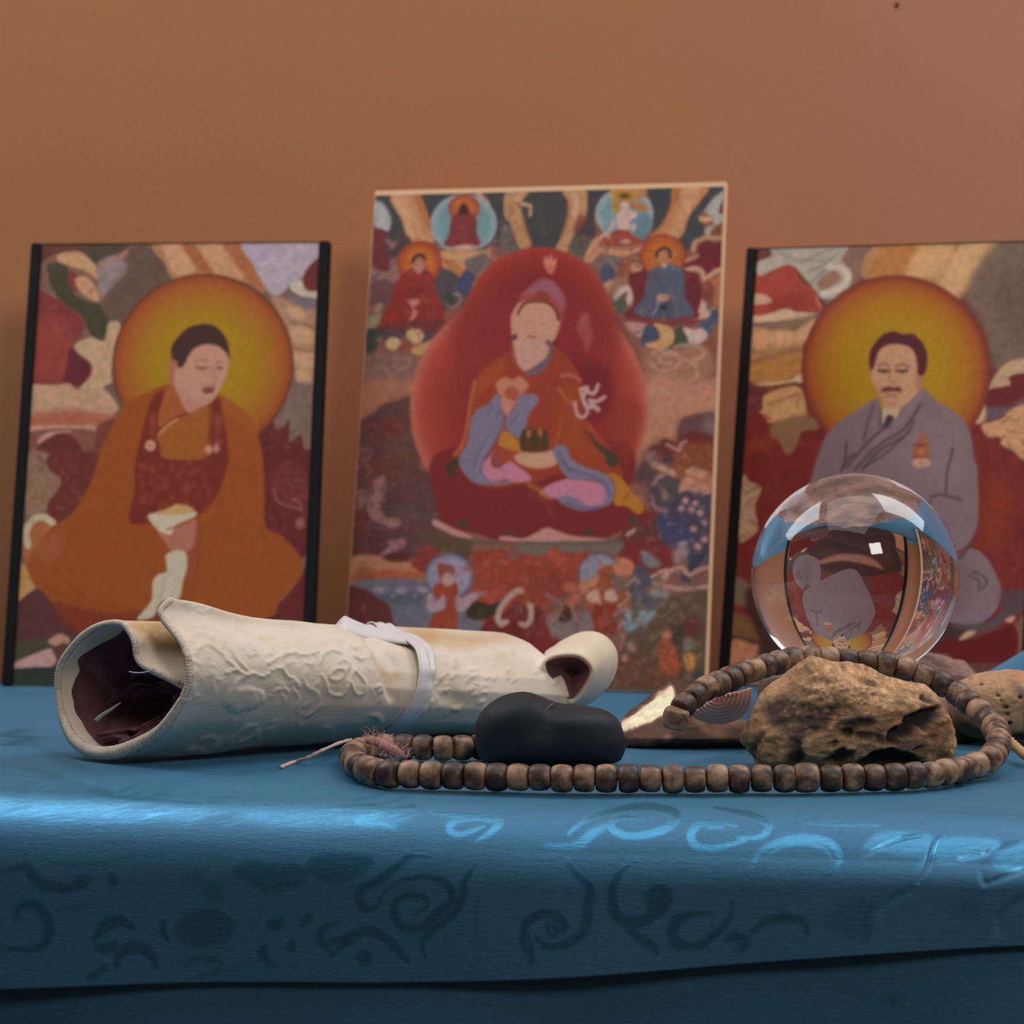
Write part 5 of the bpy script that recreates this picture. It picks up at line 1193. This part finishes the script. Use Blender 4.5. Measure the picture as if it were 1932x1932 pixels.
# folded loop of the ribbon standing up on top
lp = np.zeros((14, 8, 3))
for a2 in range(14):
    s_ = a2 / 13
    xx = np.interp(s_, [0, .25, .5, .75, 1], [630, 645, 660, 694, 752]); yt_ = np.interp(s_, [0, .2, .32, .45, .7, 1], [1180, 1164, 1158, 1161, 1175, 1190])
    for b2 in range(8):
        w2 = b2 / 7; lp[a2, b2] = P(xx + w2 * 22 * s_ + w2 * 8, yt_ + (1196 + 22 * s_ - yt_) * w2, 1.037 - .010 * math.sin(w2 * 1.7) - .0)
kn = grid('ribbon_fold', lp, mrib); md = kn.modifiers.new('t', 'SOLIDIFY'); md.thickness = .003; md.offset = 1; md = kn.modifiers.new('s', 'SUBSURF'); md.levels = 1; md.render_levels = 2
# small cream loop sticking out at the far end, opening capped by a dark fill standing in for shade
OA = np.array([(1030,1262),(1036,1246),(1052,1240),(1072,1238),(1090,1240),(1104,1248),(1114,1262),(1112,1276),(1102,1294),(1088,1314),(1077,1322),(1062,1310)], float)
OB = np.array([(1030,1245),(1050,1222),(1078,1205),(1102,1197),(1126,1198),(1146,1210),(1159,1232),(1158,1262),(1142,1294),(1112,1322),(1086,1330),(1062,1316)], float)
ca, cb = catmull(OA, 6, True), catmull(OB, 6, True)
lvl = []
for k in np.linspace(0, 1, 12):
    pts_ = ca * (1 - k) + cb * k; dd_ = 1.062 + .020 * k + .010 * math.sin(k * 1.57)
    lvl.append(PP(pts_[:, 0], pts_[:, 1], np.full(len(pts_), dd_)))
for k in (.25, .5):   # rounded back
    pts_ = cb + (cb.mean(0) - cb) * k * .3; lvl.append(PP(pts_[:, 0], pts_[:, 1], np.full(len(pts_), 1.092 + .01 * k)))
mplain = cream_mat('cream_lining', c=(.76, .62, .48))
loop = grid('cloth_loop', np.array(lvl), mplain, closev=True, cols={'stain_shade': np.zeros((len(lvl), len(ca)))}); md = loop.modifiers.new('t', 'SOLIDIFY'); md.thickness = .0012; md.offset = -1
ins = []
for k in np.linspace(1.0, .02, 10):
    pts_ = ca.mean(0) + (ca - ca.mean(0)) * k * .95; ins.append(PP(pts_[:, 0], pts_[:, 1], np.full(len(pts_), 1.0612 + .012 * (1 - k))))
dk = grid('loop_dark_fill', np.array(ins), mlin, closev=True)
adopt(roll, sheet, rim, lining, thr, stp, rb, kn, loop, dk)
for o_, l_ in ((rim, 'cream rim with whip stitches'), (lining, 'dark maroon lining'), (rb, 'white satin ribbon'), (kn, None)):
    if l_: o_['label'] = l_
tag(roll, 'rolled cream floral brocade bundle tied with white ribbon, open end at left', 'cloth roll')

# ------------------------------------------------------------------ stones, shells
def blob(name, outline, d, front, back, m, nv=150, nw=90, disp=None, colfn=None, sq=.75, zmin=TZ + .0003, c=None, depthfn=None):
    o_ = catmull(np.array(outline, float).reshape(-1, 2), 10, True); c = o_.mean(0) if c is None else np.array(c, float)
    ang = np.arctan2(o_[:, 1] - c[1], o_[:, 0] - c[0]); rad_ = np.hypot(*(o_ - c).T)
    od = np.argsort(ang); ang, rad_ = ang[od], rad_[od]
    th = np.linspace(-math.pi, math.pi, nv, endpoint=False)
    R = np.interp(th, np.concatenate([ang - 2 * math.pi, ang, ang + 2 * math.pi]), np.tile(rad_, 3))
    ps = np.linspace(-math.pi / 2, math.pi / 2, nw)
    cs = np.sign(np.cos(ps)) * np.abs(np.cos(ps)) ** sq; sn = np.sin(ps)
    X_ = c[0] + np.outer(cs, R * np.cos(th)); Y_ = c[1] + np.outer(cs, R * np.sin(th))
    dep = np.where(sn < 0, sn * front, sn * back)[:, None] * np.ones(nv)
    g_ = np.stack([(X_ - 966) * d / F, d + dep, EYE - (Y_ - HY) * d / F], -1)
    if depthfn is not None: g_[..., 1] += depthfn(X_, Y_)
    frontm = (sn < .15)[:, None] * np.ones(nv)
    if disp is not None:
        cen = g_.mean((0, 1)); nn = g_ - cen; nn /= np.linalg.norm(nn, axis=-1)[..., None]
        # blend the radial direction with the view direction on the front
        g_ = g_ + nn * disp(g_, X_, Y_, frontm)[..., None]
    g_[..., 2] = np.maximum(g_[..., 2], zmin)
    cols = colfn(g_, X_, Y_, frontm) if colfn else None
    ob = grid(name, g_, m, closev=True, cols=cols); ob.data.validate()
    return ob
def fbm(p_, f_, oct_=4, seed=0.0):
    return noise.fractal(Vector((p_[0] * f_ + seed, p_[1] * f_, p_[2] * f_)), 1.0, 2.0, oct_)
def fbma(g_, f_, oct_=4, seed=0.0):
    return np.array([[fbm(p_, f_, oct_, seed) for p_ in row] for row in g_])

mst = mat('black_basalt', (.020, .022, .026), .55); q = N(mst); v = q.coord(); q.b.inputs['Specular IOR Level'].default_value = .3
q.l(q.ramp(q.noise(v, 55, 4, .6), [(.3, (.009, .011, .014)), (.7, (.018, .021, .026))]), q.b.inputs['Base Color']); q.l(q.ramp(q.noise(v, 80, 3, .6), [(.3, (.55, .55, .55)), (.7, (.7, .7, .7))]), q.b.inputs['Roughness']); q.bump(q.noise(v, 700, 3, .6), .12, .0004)
def stone_depth(X_, Y_):  # the notch runs down the front as a soft groove
    k = (X_ - 1040) - (Y_ - 1330) * -.25
    return .0028 * np.exp(-(k / 26) ** 2) * np.clip((1400 - Y_) / 70, 0, 1)
stone = blob('black_pebble', [896,1395,898,1364,912,1338,938,1318,966,1308,992,1306,1014,1312,1036,1322,1056,1328,1084,1331,1116,1334,1146,1342,1166,1358,1177,1382,1181,1404,1176,1424,1162,1438,1100,1444,1000,1444,920,1438,901,1420], .966, .0165, .0165, mst, depthfn=stone_depth, sq=.62)
vein = tube('pale_vein', catmull([P(1015, 1347, .9545), P(1028, 1342, .9548), P(1036, 1334, .956), P(1044, 1328, .9585), P(1047, 1326, .962)], 5), .00025, mat('vein', (.10, .10, .105), .6), seg=6)
vein.parent = stone
tag(stone, 'smooth black heart-shaped pebble lying inside the bead loop', 'stone')

# pitted brown rock
RK = Art(1380, 1220, 1840, 1470, (172, 134, 98)); RD = Art(1380, 1220, 1840, 1470, (0, 0, 0))
RK.fr(1380, 1200, .16566); RD.fr(1380, 1200, .16566)
def rk(c, q_, s_=2.5, al=1, dep=0.0):
    RK.poly(c, q_, s_, al=al)
    if dep: RD.poly((dep,) * 3, q_, s_, al=1)
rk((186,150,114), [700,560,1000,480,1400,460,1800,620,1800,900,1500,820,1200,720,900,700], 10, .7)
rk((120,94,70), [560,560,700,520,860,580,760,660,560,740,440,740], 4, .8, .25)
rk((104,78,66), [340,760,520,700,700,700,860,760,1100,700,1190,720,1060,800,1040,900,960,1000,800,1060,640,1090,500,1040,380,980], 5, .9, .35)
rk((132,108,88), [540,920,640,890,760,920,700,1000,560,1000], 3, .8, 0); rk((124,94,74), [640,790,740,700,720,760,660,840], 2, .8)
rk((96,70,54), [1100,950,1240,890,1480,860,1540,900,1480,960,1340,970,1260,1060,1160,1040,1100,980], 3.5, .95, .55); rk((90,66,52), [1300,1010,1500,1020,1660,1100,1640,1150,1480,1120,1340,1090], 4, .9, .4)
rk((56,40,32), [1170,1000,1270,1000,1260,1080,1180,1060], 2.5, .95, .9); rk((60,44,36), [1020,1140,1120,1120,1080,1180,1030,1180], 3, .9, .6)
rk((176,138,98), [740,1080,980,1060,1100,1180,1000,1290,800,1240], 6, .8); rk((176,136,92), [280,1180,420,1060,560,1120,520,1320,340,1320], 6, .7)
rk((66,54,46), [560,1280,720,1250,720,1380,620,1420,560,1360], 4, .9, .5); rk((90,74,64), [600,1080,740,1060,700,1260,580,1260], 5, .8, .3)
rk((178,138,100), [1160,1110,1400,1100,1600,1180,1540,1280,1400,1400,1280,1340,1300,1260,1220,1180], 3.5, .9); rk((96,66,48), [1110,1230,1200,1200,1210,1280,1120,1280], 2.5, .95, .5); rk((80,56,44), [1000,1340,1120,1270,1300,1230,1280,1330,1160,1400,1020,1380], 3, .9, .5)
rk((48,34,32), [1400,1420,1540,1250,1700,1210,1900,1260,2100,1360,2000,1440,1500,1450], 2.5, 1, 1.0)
rk((150,112,80), [700,300,900,260,1000,290,900,330,740,340], 3, .4); rk((126,96,76), [880,450,1100,450,1160,490,1000,500], 3, .7, .2); rk((116,92,84), [1420,450,1560,470,1580,520,1460,490], 2.5, .8, .25)
rk((160,120,84), [100,1080,260,960,380,960,300,1080,180,1150], 3, .7); rk((100,76,48), [200,1260,300,1040,330,1060,270,1240,300,1400,220,1380], 3, .8, .3)
for q_ in ([600,740,680,680], [640,820,760,720], [1120,960,1200,890,1300,870], [780,640,860,570]): RK.stroke((186,152,116), q_, 3, 1.2, .8)
RK.fr(1632, 1200, .16566); RD.fr(1632, 1200, .16566)
rk((60,46,46), [330,940,360,850,470,810,620,770,800,760,880,800,880,860,780,900,700,1000,600,1030,540,960,480,1060,400,1100,330,1160,200,1160,160,1080,220,980], 2.2, 1, 1.0)
rk((134,104,84), [290,1090,420,1100,480,1180,420,1270,330,1260,270,1180], 3, .9, .2); rk((160,120,98), [520,1030,560,1000,640,1060,660,1180,560,1240,470,1180], 2.5, .9)
rk((120,78,46), [680,980,860,940,900,1080,760,1160,640,1100], 5, .8, .15); rk((80,58,46), [590,640,680,620,740,700,700,730,620,700], 2, .9, .4); rk((130,96,76), [500,1200,700,1160,840,1220,700,1260,520,1260], 4, .6)
rk((80,56,44), [480,1240,620,1190,560,1260,490,1260], 2, .9, .5); rk((120,76,40), [740,1290,840,1270,900,1340,800,1390,740,1380], 3, .8, .2); rk((184,146,108), [840,740,960,840,1000,1000,1060,1160,1000,1060,920,900], 3, .7)
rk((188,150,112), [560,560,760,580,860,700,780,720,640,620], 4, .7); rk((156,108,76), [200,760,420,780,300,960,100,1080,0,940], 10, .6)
for k in range(140):
    x, y = random.uniform(1410, 1800), random.uniform(1245, 1440); RK.fr(0, 0, 1); RD.fr(0, 0, 1); s_ = random.uniform(2, 7)
    RK.poly(random.choice([(128,96,70), (110,84,64), (190,156,120), (150,114,80)]), [x, y, x + s_ * 1.6, y - s_ * .6, x + s_ * 2, y + s_ * .3, x + s_ * .4, y + s_ * .6], 1.4, al=.55)
RK.mottle(.10, 6, 8); RK.mottle(.08, 3, 9)
KS = .62
def rdisp(g_, X_, Y_, fm):
    n_ = fbma(g_, 55, 5, 3.0); n2_ = fbma(g_ * np.array([1, 1, 2.2]), 170, 4, 8.0)
    return (n_ * .0020 + n2_ * .0007) * (.45 + .55 * fm) - RD.sample(X_, Y_)[..., 0] * .0042 * fm
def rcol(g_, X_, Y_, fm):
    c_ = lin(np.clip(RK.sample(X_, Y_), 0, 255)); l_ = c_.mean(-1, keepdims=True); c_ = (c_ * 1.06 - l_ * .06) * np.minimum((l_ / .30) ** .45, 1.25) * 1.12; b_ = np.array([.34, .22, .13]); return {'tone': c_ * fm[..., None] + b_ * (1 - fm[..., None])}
mrk = mat('brown_rock', rough=.85); q = N(mrk); v = q.coord((1, 1, 2)); at = q.attr('tone')
q.l(q.mix(1.0, at.outputs['Color'], q.ramp(q.noise(v, 260, 5, .7), [(.3, (.72, .70, .68)), (.65, (1.12, 1.12, 1.12))]), 'MULTIPLY'), q.b.inputs['Base Color']); q.bump(q.noise(v, 330, 5, .7), .4, .0010)
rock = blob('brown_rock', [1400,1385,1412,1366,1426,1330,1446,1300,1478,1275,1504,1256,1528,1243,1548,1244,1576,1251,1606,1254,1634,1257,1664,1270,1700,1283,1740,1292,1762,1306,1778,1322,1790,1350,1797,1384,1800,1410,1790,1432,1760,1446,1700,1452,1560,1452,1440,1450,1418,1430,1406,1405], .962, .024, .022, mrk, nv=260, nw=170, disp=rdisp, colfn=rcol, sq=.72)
tag(rock, 'rough brown rock with dark hollows in front of the crystal ball', 'stone')

# tan pitted stone at the right edge
TN = Art(1770, 1240, 2080, 1440, (178, 140, 104)); TNd = Art(1770, 1240, 2080, 1440, (0, 0, 0))
TN.fr(1632, 1200, .16566); TNd.fr(1632, 1200, .16566)
TN.poly((104,80,70), [1560,470,1660,500,1760,600,1820,720,1860,1000,1800,1060,1700,980,1690,760,1720,680,1600,580], 3, al=.9); TN.poly((190,148,112), [900,500,1300,420,1560,460,1620,600,1400,640,1000,640], 8, al=.6); TN.poly((196,132,96), [1600,400,1900,420,2200,600,2200,800,1860,740,1780,560], 6)
for x, y, s_ in ((1250,515,16),(1405,622,15),(1480,750,24),(1500,830,20),(1525,935,24),(1650,640,18),(1440,680,12),(1180,470,8),(1340,560,7)):
    TN.poly((84,58,46), [x-s_*1.4,y,x,y-s_,x+s_*1.4,y,x,y+s_], 1.2); TNd.poly(W1, [x-s_*1.4,y,x,y-s_,x+s_*1.4,y,x,y+s_], 1.4)
TN.stroke((120,88,66), [1440,700,1540,700,1660,640], 3, 1.2, .7); TN.stroke((120,88,66), [1400,800,1540,800,1680,740], 3, 1.2, .7)
TN.poly((60,56,58), [1600,1060,1700,1030,1800,1080,1740,1120,1640,1110], 2); TN.poly((70,50,30), [1040,900,1240,940,1500,1040,1200,1100,1000,1040], 8, al=.8)
TN.mottle(.06, 4, 12)
def tdisp(g_, X_, Y_, fm): return fbma(g_, 70, 4, 13.0) * .0010 * (.4 + .6 * fm) - TNd.sample(X_, Y_)[..., 0] * .0016 * fm
def tcol(g_, X_, Y_, fm): return {'tone': lin(np.clip(TN.sample(X_, Y_), 0, 255)) / .95}
tan = blob('pitted_stone', [1790,1330,1800,1296,1830,1278,1870,1268,1920,1266,1975,1276,2020,1300,2040,1340,2030,1372,1980,1392,1900,1396,1840,1392,1800,1368], 1.040, .022, .020, mrk, nv=180, nw=110, disp=tdisp, colfn=tcol, zmin=TZ + .0003)
tan.location.z = 0
tag(tan, 'tan pitted stone with a dark band, cut by the right edge', 'stone')

# pale shell with a rough brown underside
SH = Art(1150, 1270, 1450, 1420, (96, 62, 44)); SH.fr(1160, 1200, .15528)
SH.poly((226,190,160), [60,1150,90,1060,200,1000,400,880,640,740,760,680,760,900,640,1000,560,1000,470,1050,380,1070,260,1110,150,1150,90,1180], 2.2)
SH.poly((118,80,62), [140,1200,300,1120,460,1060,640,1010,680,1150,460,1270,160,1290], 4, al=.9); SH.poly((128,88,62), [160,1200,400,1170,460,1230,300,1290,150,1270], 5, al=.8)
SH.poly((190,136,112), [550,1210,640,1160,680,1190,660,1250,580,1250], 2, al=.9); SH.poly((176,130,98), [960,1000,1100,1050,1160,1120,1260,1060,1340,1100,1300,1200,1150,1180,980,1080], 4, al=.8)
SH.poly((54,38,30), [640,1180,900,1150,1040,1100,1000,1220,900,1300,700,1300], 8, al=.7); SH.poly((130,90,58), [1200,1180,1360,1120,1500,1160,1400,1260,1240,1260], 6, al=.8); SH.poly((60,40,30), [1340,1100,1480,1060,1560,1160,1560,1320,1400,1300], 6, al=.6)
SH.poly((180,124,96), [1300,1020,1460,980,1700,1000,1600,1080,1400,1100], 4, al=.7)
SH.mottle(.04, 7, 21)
def sdisp(g_, X_, Y_, fm):
    dark = (SH.sample(X_, Y_)[..., 0] < 190).astype(float); return fbma(g_, 95, 4, 23.0) * .0018 * dark
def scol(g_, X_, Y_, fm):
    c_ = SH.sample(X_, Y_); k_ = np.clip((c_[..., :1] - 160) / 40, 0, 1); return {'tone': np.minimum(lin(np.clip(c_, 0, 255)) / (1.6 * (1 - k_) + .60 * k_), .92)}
shell = blob('pale_seashell', [1171,1376,1176,1362,1192,1350,1222,1332,1256,1312,1290,1300,1318,1312,1345,1345,1385,1362,1420,1366,1450,1372,1456,1396,1440,1408,1300,1409,1190,1409,1176,1398], 1.028, .012, .014, mrk, nv=200, nw=100, disp=sdisp, colfn=scol, c=(1300, 1372), depthfn=lambda X_, Y_: np.clip(1388 - Y_, 0, 90) * .00042)
tag(shell, 'cream seashell with rough brown underside between black pebble and brown rock', 'seashell')

# pink ribbed scallop
msc = mat('pink_shell', rough=.7); q = N(msc); at = q.attr('tone'); q.l(at.outputs['Color'], q.b.inputs['Base Color']); q.bump(q.noise(q.coord(), 500, 3, .6), .2, .0004)
na, nb_ = 90, 60; hinge = np.array([1352., 1316.])
rimp = catmull(np.array([(1303,1348),(1312,1356),(1330,1362),(1352,1366),(1374,1364),(1394,1357),(1408,1344),(1416,1326),(1419,1308),(1418,1298),(1410,1300)], float), 10)
rimp = rimp[np.linspace(0, len(rimp) - 1, na).astype(int)]
gs = np.zeros((na, nb_, 3)); tn = np.zeros((na, nb_, 3))
for i in range(na):
    for j in range(nb_):
        t_ = j / (nb_ - 1); x_, y_ = hinge + (rimp[i] - hinge) * t_
        rib_ = math.cos(t_ * 2 * math.pi * 8 + .5 * math.sin(i * .13))
        dd_ = 1.012 - .010 * (1 - t_ ** 1.8) + .0 - .00025 * rib_
        gs[i, j] = P(x_, y_, dd_ + .004)
        k = .5 + .5 * rib_; u_ = i / na
        c_ = np.array([186, 124, 104]) * (1 - k) + np.array([206, 148, 126]) * k
        if t_ > .85: c_ = c_ * .85 + np.array([190, 116, 86]) * .15
        tn[i, j] = lin(c_) / KS
sc_ = grid('scallop_shell', gs, msc, cols={'tone': tn}); md = sc_.modifiers.new('t', 'SOLIDIFY'); md.thickness = .0012; md.offset = 1
tag(sc_, 'small pink ribbed scallop shell under the raised bead strand', 'seashell')

# ------------------------------------------------------------------ crystal ball on its ring
BD = 1.062; BR = 195 * BD / F
bc = P(1613, 1088, BD)
mg = mat('crystal', (1, 1, 1), 0.0); b_ = mg.node_tree.nodes['Principled BSDF']; b_.inputs['Transmission Weight'].default_value = 1.0; b_.inputs['IOR'].default_value = 1.50
bm = bmesh.new(); bmesh.ops.create_uvsphere(bm, u_segments=160, v_segments=96, radius=BR)
me = bpy.data.meshes.new('crystal_ball'); bm.to_mesh(me); bm.free(); me.polygons.foreach_set('use_smooth', [True] * len(me.polygons)); me.materials.append(mg)
ball = bpy.data.objects.new('crystal_ball', me); ball.location = bc; C.objects.link(ball)
tag(ball, 'clear crystal ball standing behind the brown rock', 'ball')
# flat maroon mineral slab that carries the ball
cx_, cy_, ex_, ey_ = .155, 1.133, .052, .100
gu, gv = 150, 70; sl_ = np.zeros((gu, gv, 3))
for i in range(gu):
    th_ = 2 * math.pi * i / gu; wob = 1 + .10 * noise.noise(Vector((math.cos(th_) * 1.7, math.sin(th_) * 1.7, 3.3)))
    for j in range(gv):
        t_ = j / (gv - 1); r_i = math.sin(t_ * math.pi / 2) ** .7 * wob
        x_, y_ = cx_ + ex_ * r_i * math.cos(th_), cy_ + ey_ * r_i * math.sin(th_)
        h_ = .0215 * max(0, math.cos(t_ * math.pi / 2)) ** .32
        h_ += .0034 * noise.fractal(Vector((x_ * 70, y_ * 70, 1.0)), 1.0, 2.0, 5) * min(1, h_ / .008) + .0045 * math.exp(-(((x_ - .178) / .018) ** 2 + ((y_ - 1.17) / .03) ** 2))
        rb_ = math.hypot(x_ - bc.x, y_ - bc.y)
        if rb_ < BR * .98: h_ = min(h_, bc.z - math.sqrt(BR ** 2 - rb_ ** 2) - .0002 - TZ)
        sl_[i, j] = (x_, y_, TZ + .0003 + max(0, h_))
nz_ = np.clip(.5 + fbma(sl_, 60, 4, 31.0) * .9, 0, 1)[..., None]
slab = grid('mineral_stone', sl_, mrk, closeu=True, cols={'tone': np.array([.070, .034, .030]) * (1 - nz_) + np.array([.30, .17, .13]) * nz_})
bm = bmesh.new(); bm.from_mesh(slab.data); bmesh.ops.remove_doubles(bm, verts=bm.verts, dist=1e-6); bmesh.ops.holes_fill(bm, edges=[e for e in bm.edges if e.is_boundary]); bmesh.ops.recalc_face_normals(bm, faces=bm.faces); bm.to_mesh(slab.data); bm.free()
tag(slab, 'flat maroon brown mineral slab under and behind the crystal ball', 'stone')

# ------------------------------------------------------------------ string of wooden beads
mbd = mat('bead_wood', rough=.5); q = N(mbd); oi = q.n('ShaderNodeObjectInfo'); tc = q.n('ShaderNodeTexCoord')
vm = q.n('ShaderNodeVectorMath', operation='ADD'); sc_n = q.n('ShaderNodeVectorMath', operation='SCALE'); q.l(oi.outputs['Random'], sc_n.inputs['Scale']); sc_n.inputs[0].default_value = (7.3, 3.1, 5.7)
q.l(tc.outputs['Object'], vm.inputs[0]); q.l(sc_n.outputs[0], vm.inputs[1])
n1 = q.noise(vm.outputs[0], 130, 3, .55, .4)
fac = q.math('ADD', n1, q.math('MULTIPLY', q.math('SUBTRACT', oi.outputs['Random'], .5), .22))
colr = q.ramp(fac, [(.37, (.045, .021, .014)), (.48, (.12, .060, .036)), (.57, (.26, .145, .080)), (.70, (.42, .25, .14))])
gr_ = q.noise(vm.outputs[0], 1100, 2, .6)
q.l(q.mix(1.0, colr, q.ramp(gr_, [(.3, (.85, .85, .85)), (.7, (1.1, 1.1, 1.1))]), 'MULTIPLY'), q.b.inputs['Base Color']); q.bump(n1, .2, .0006)
q.b.inputs['Roughness'].default_value = .48
BW = .0074; BRAD = .0048
pf = [(.10, -.5), (.55, -.5), (.80, -.47), (.92, -.36), (.985, -.18), (1.0, 0), (.985, .18), (.92, .36), (.80, .47), (.55, .5), (.10, .5)]
bm = bmesh.new(); rings = []
for r, x in pf: rings.append([bm.verts.new((x * BW, r * BRAD * math.cos(t), r * BRAD * math.sin(t))) for t in np.linspace(0, 2 * math.pi, 24, endpoint=False)])
for a0, b0 in zip(rings, rings[1:]):
    for k in range(24): bm.faces.new([a0[k], a0[(k + 1) % 24], b0[(k + 1) % 24], b0[k]])
bm.faces.new(rings[0][::-1]); bm.faces.new(rings[-1]); bmesh.ops.recalc_face_normals(bm, faces=bm.faces)
bme = bpy.data.meshes.new('bead'); bm.to_mesh(bme); bm.free(); bme.polygons.foreach_set('use_smooth', [True] * len(bme.polygons)); bme.materials.append(mbd)
HB = EYE - (TZ + BRAD + .0004)
def rest(px_, py_):      # a bead lying on the cloth whose centre shows at this pixel
    d_ = F * HB / (py_ - HY); return P(px_, py_, d_)
path = [rest(1130,1398), rest(1040,1402), rest(960,1406), rest(890,1410), rest(830,1412), rest(770,1410), rest(715,1409), rest(680,1414), rest(664,1428), rest(680,1447), rest(720,1458), rest(780,1462), rest(860,1464), rest(940,1466), rest(1020,1468), rest(1100,1469), rest(1180,1470), rest(1260,1470), rest(1340,1470), rest(1420,1470), rest(1500,1470),
        rest(1580,1469), rest(1660,1467), rest(1730,1464), rest(1790,1457), rest(1838,1447), P(1868,1430,.928), P(1884,1405,.950), P(1878,1376,.968), P(1856,1350,.980), P(1828,1326,.990), P(1798,1303,.997), P(1762,1283,1.000), P(1722,1267,1.001), P(1680,1256,1.001),
        P(1636,1250,1.001), P(1590,1247,1.000), P(1540,1243,.999), P(1496,1244,.996), P(1450,1256,.987), P(1404,1271,.976), P(1360,1288,.965), P(1318,1308,.955), P(1290,1332,.947), P(1276,1352,.943), P(1276,1368,.945)]
pa = catmull([tuple(p_) for p_ in path], 30)
sl = np.concatenate([[0], np.cumsum(np.linalg.norm(np.diff(pa, axis=0), axis=1))])
root = empty('prayer_beads', rest(1200, 1470)); tag(root, 'long string of brown wooden prayer beads looped around the pebble and rock', 'prayer beads')
s_ = BW / 2; first = None; nb = 0
big = rest(1530, 1470)
while s_ < sl[-1]:
    c_ = np.array([np.interp(s_, sl, pa[:, i]) for i in range(3)]); e_ = .003
    tg = np.array([np.interp(min(s_ + e_, sl[-1]), sl, pa[:, i]) - np.interp(max(s_ - e_, 0), sl, pa[:, i]) for i in range(3)])
    o = bpy.data.objects.new('bead', bme); C.objects.link(o)
    k = random.uniform(.94, 1.03); kb = 1.0
    if abs(c_[0] - big.x) < BW * .6 and c_[1] < .92: kb = 1.12; k *= kb
    rot = Vector(tg).to_track_quat('X', 'Z').to_matrix().to_4x4() @ Matrix.Rotation(random.uniform(-.07, .07), 4, 'Z') @ Matrix.Rotation(random.uniform(-.05, .05), 4, 'Y') @ Matrix.Rotation(random.uniform(0, 6.28), 4, 'X')
    cz = Vector(c_) + Vector((random.uniform(-.0001, .0001), random.uniform(-.0004, .0004), random.uniform(-.0001, .0003) + (.0005 if kb > 1 else 0)))
    mwx = Matrix.Translation(cz) @ rot @ Matrix.Diagonal((random.uniform(.94, 1.0) * (1.15 if kb > 1 else 1), k, k, 1))
    o.parent = root; o.matrix_parent_inverse = Matrix.Translation(root.location).inverted(); o.matrix_basis = mwx
    nb += 1; s_ += BW * random.uniform(.985, 1.03) * (1.10 if kb > 1 else 1)
print('beads', nb)
mcord = mat('red_thread', (.42, .20, .17), .9); mgold = mat('gold_cord', (.55, .34, .13), .7)
q3 = resample(pa, .004); cord = tube('cord', q3, .0006, mcord, seg=6); adopt(root, cord)
# pale pink thread end lying on the cloth at the left
tl = catmull([P(664,1395,.985), P(640,1402,.975), P(610,1415,.967), P(580,1430,.967), P(556,1438,.9725), P(530,1449,.957)], 8)
tl[:, 2] = np.maximum(tl[:, 2], TZ + .0007)
e1 = tube('thread_end', tl, np.linspace(.0006, .0008, len(tl)), mat('pink_thread', (.58, .38, .35), .9), seg=7, ridge=(.0012, .15)); adopt(root, e1); e1['label'] = 'pale pink thread end'
# fuzzy pink knot: many fine hairs and a wrapped core
kc = P(738, 1413, .962)
core = catmull([P(690,1398,.968), P(712,1400,.962), P(730,1410,.958), P(748,1420,.957), P(760,1428,.958)], 8)
kt = tube('thread_knot', core, np.interp(np.linspace(0, 1, len(core)), [0, .3, .7, 1], [.0008, .0018, .0022, .0010]), mcord, seg=12, ridge=(.0011, .12)); adopt(root, kt); kt['label'] = 'pinkish red thread knot'
vs, fs_ = [], []
for k in range(300):
    b0 = core[random.randrange(len(core))] + rng.normal(0, .0018, 3); d0 = rng.normal(0, 1, 3); d0[2] = abs(d0[2]) * .8; d0 /= np.linalg.norm(d0); L0 = random.uniform(.002, .0055)
    w0 = np.cross(d0, [0, 1, 0]); w0 = w0 / (np.linalg.norm(w0) + 1e-6) * .00007
    i0 = len(vs); mid = b0 + d0 * L0 * .5 + rng.normal(0, .0006, 3)
    vs += [b0 - w0, b0 + w0, mid + w0, mid - w0, b0 + d0 * L0]; fs_ += [(i0, i0 + 1, i0 + 2, i0 + 3), (i0 + 3, i0 + 2, i0 + 4)]
fz = mesh('thread_fuzz', vs, fs_, mat('pink_fuzz', (.60, .33, .30), .9)); adopt(root, fz); fz['kind'] = 'stuff'
# twisted golden cord leaving at the right
gc = catmull([P(1893,1388,.985), P(1905,1398,.980), P(1920,1412,.975), P(1940,1428,.965), P(1975,1440,.958), P(2010,1446,.957)], 10); gc[:, 2] = np.maximum(gc[:, 2], TZ + .0022)
gq = resample(gc, .0003); T_ = np.gradient(gq, axis=0); T_ /= np.linalg.norm(T_, axis=1)[:, None]; A_ = np.cross(T_, [0, 0, 1.0]); A_ /= np.linalg.norm(A_, axis=1)[:, None]; B_ = np.cross(T_, A_)
s2 = np.arange(len(gq)) * .0003 * 2 * math.pi / .0060
for k in range(3):
    ph_ = s2 + k * 2.094; st_p = gq + A_ * (.0010 * np.cos(ph_))[:, None] + B_ * (.0010 * np.sin(ph_))[:, None]
    ob = tube('cord_strand', st_p, .0009, mgold, seg=8); adopt(root, ob)
    if k == 0: ob['label'] = 'twisted golden cord'
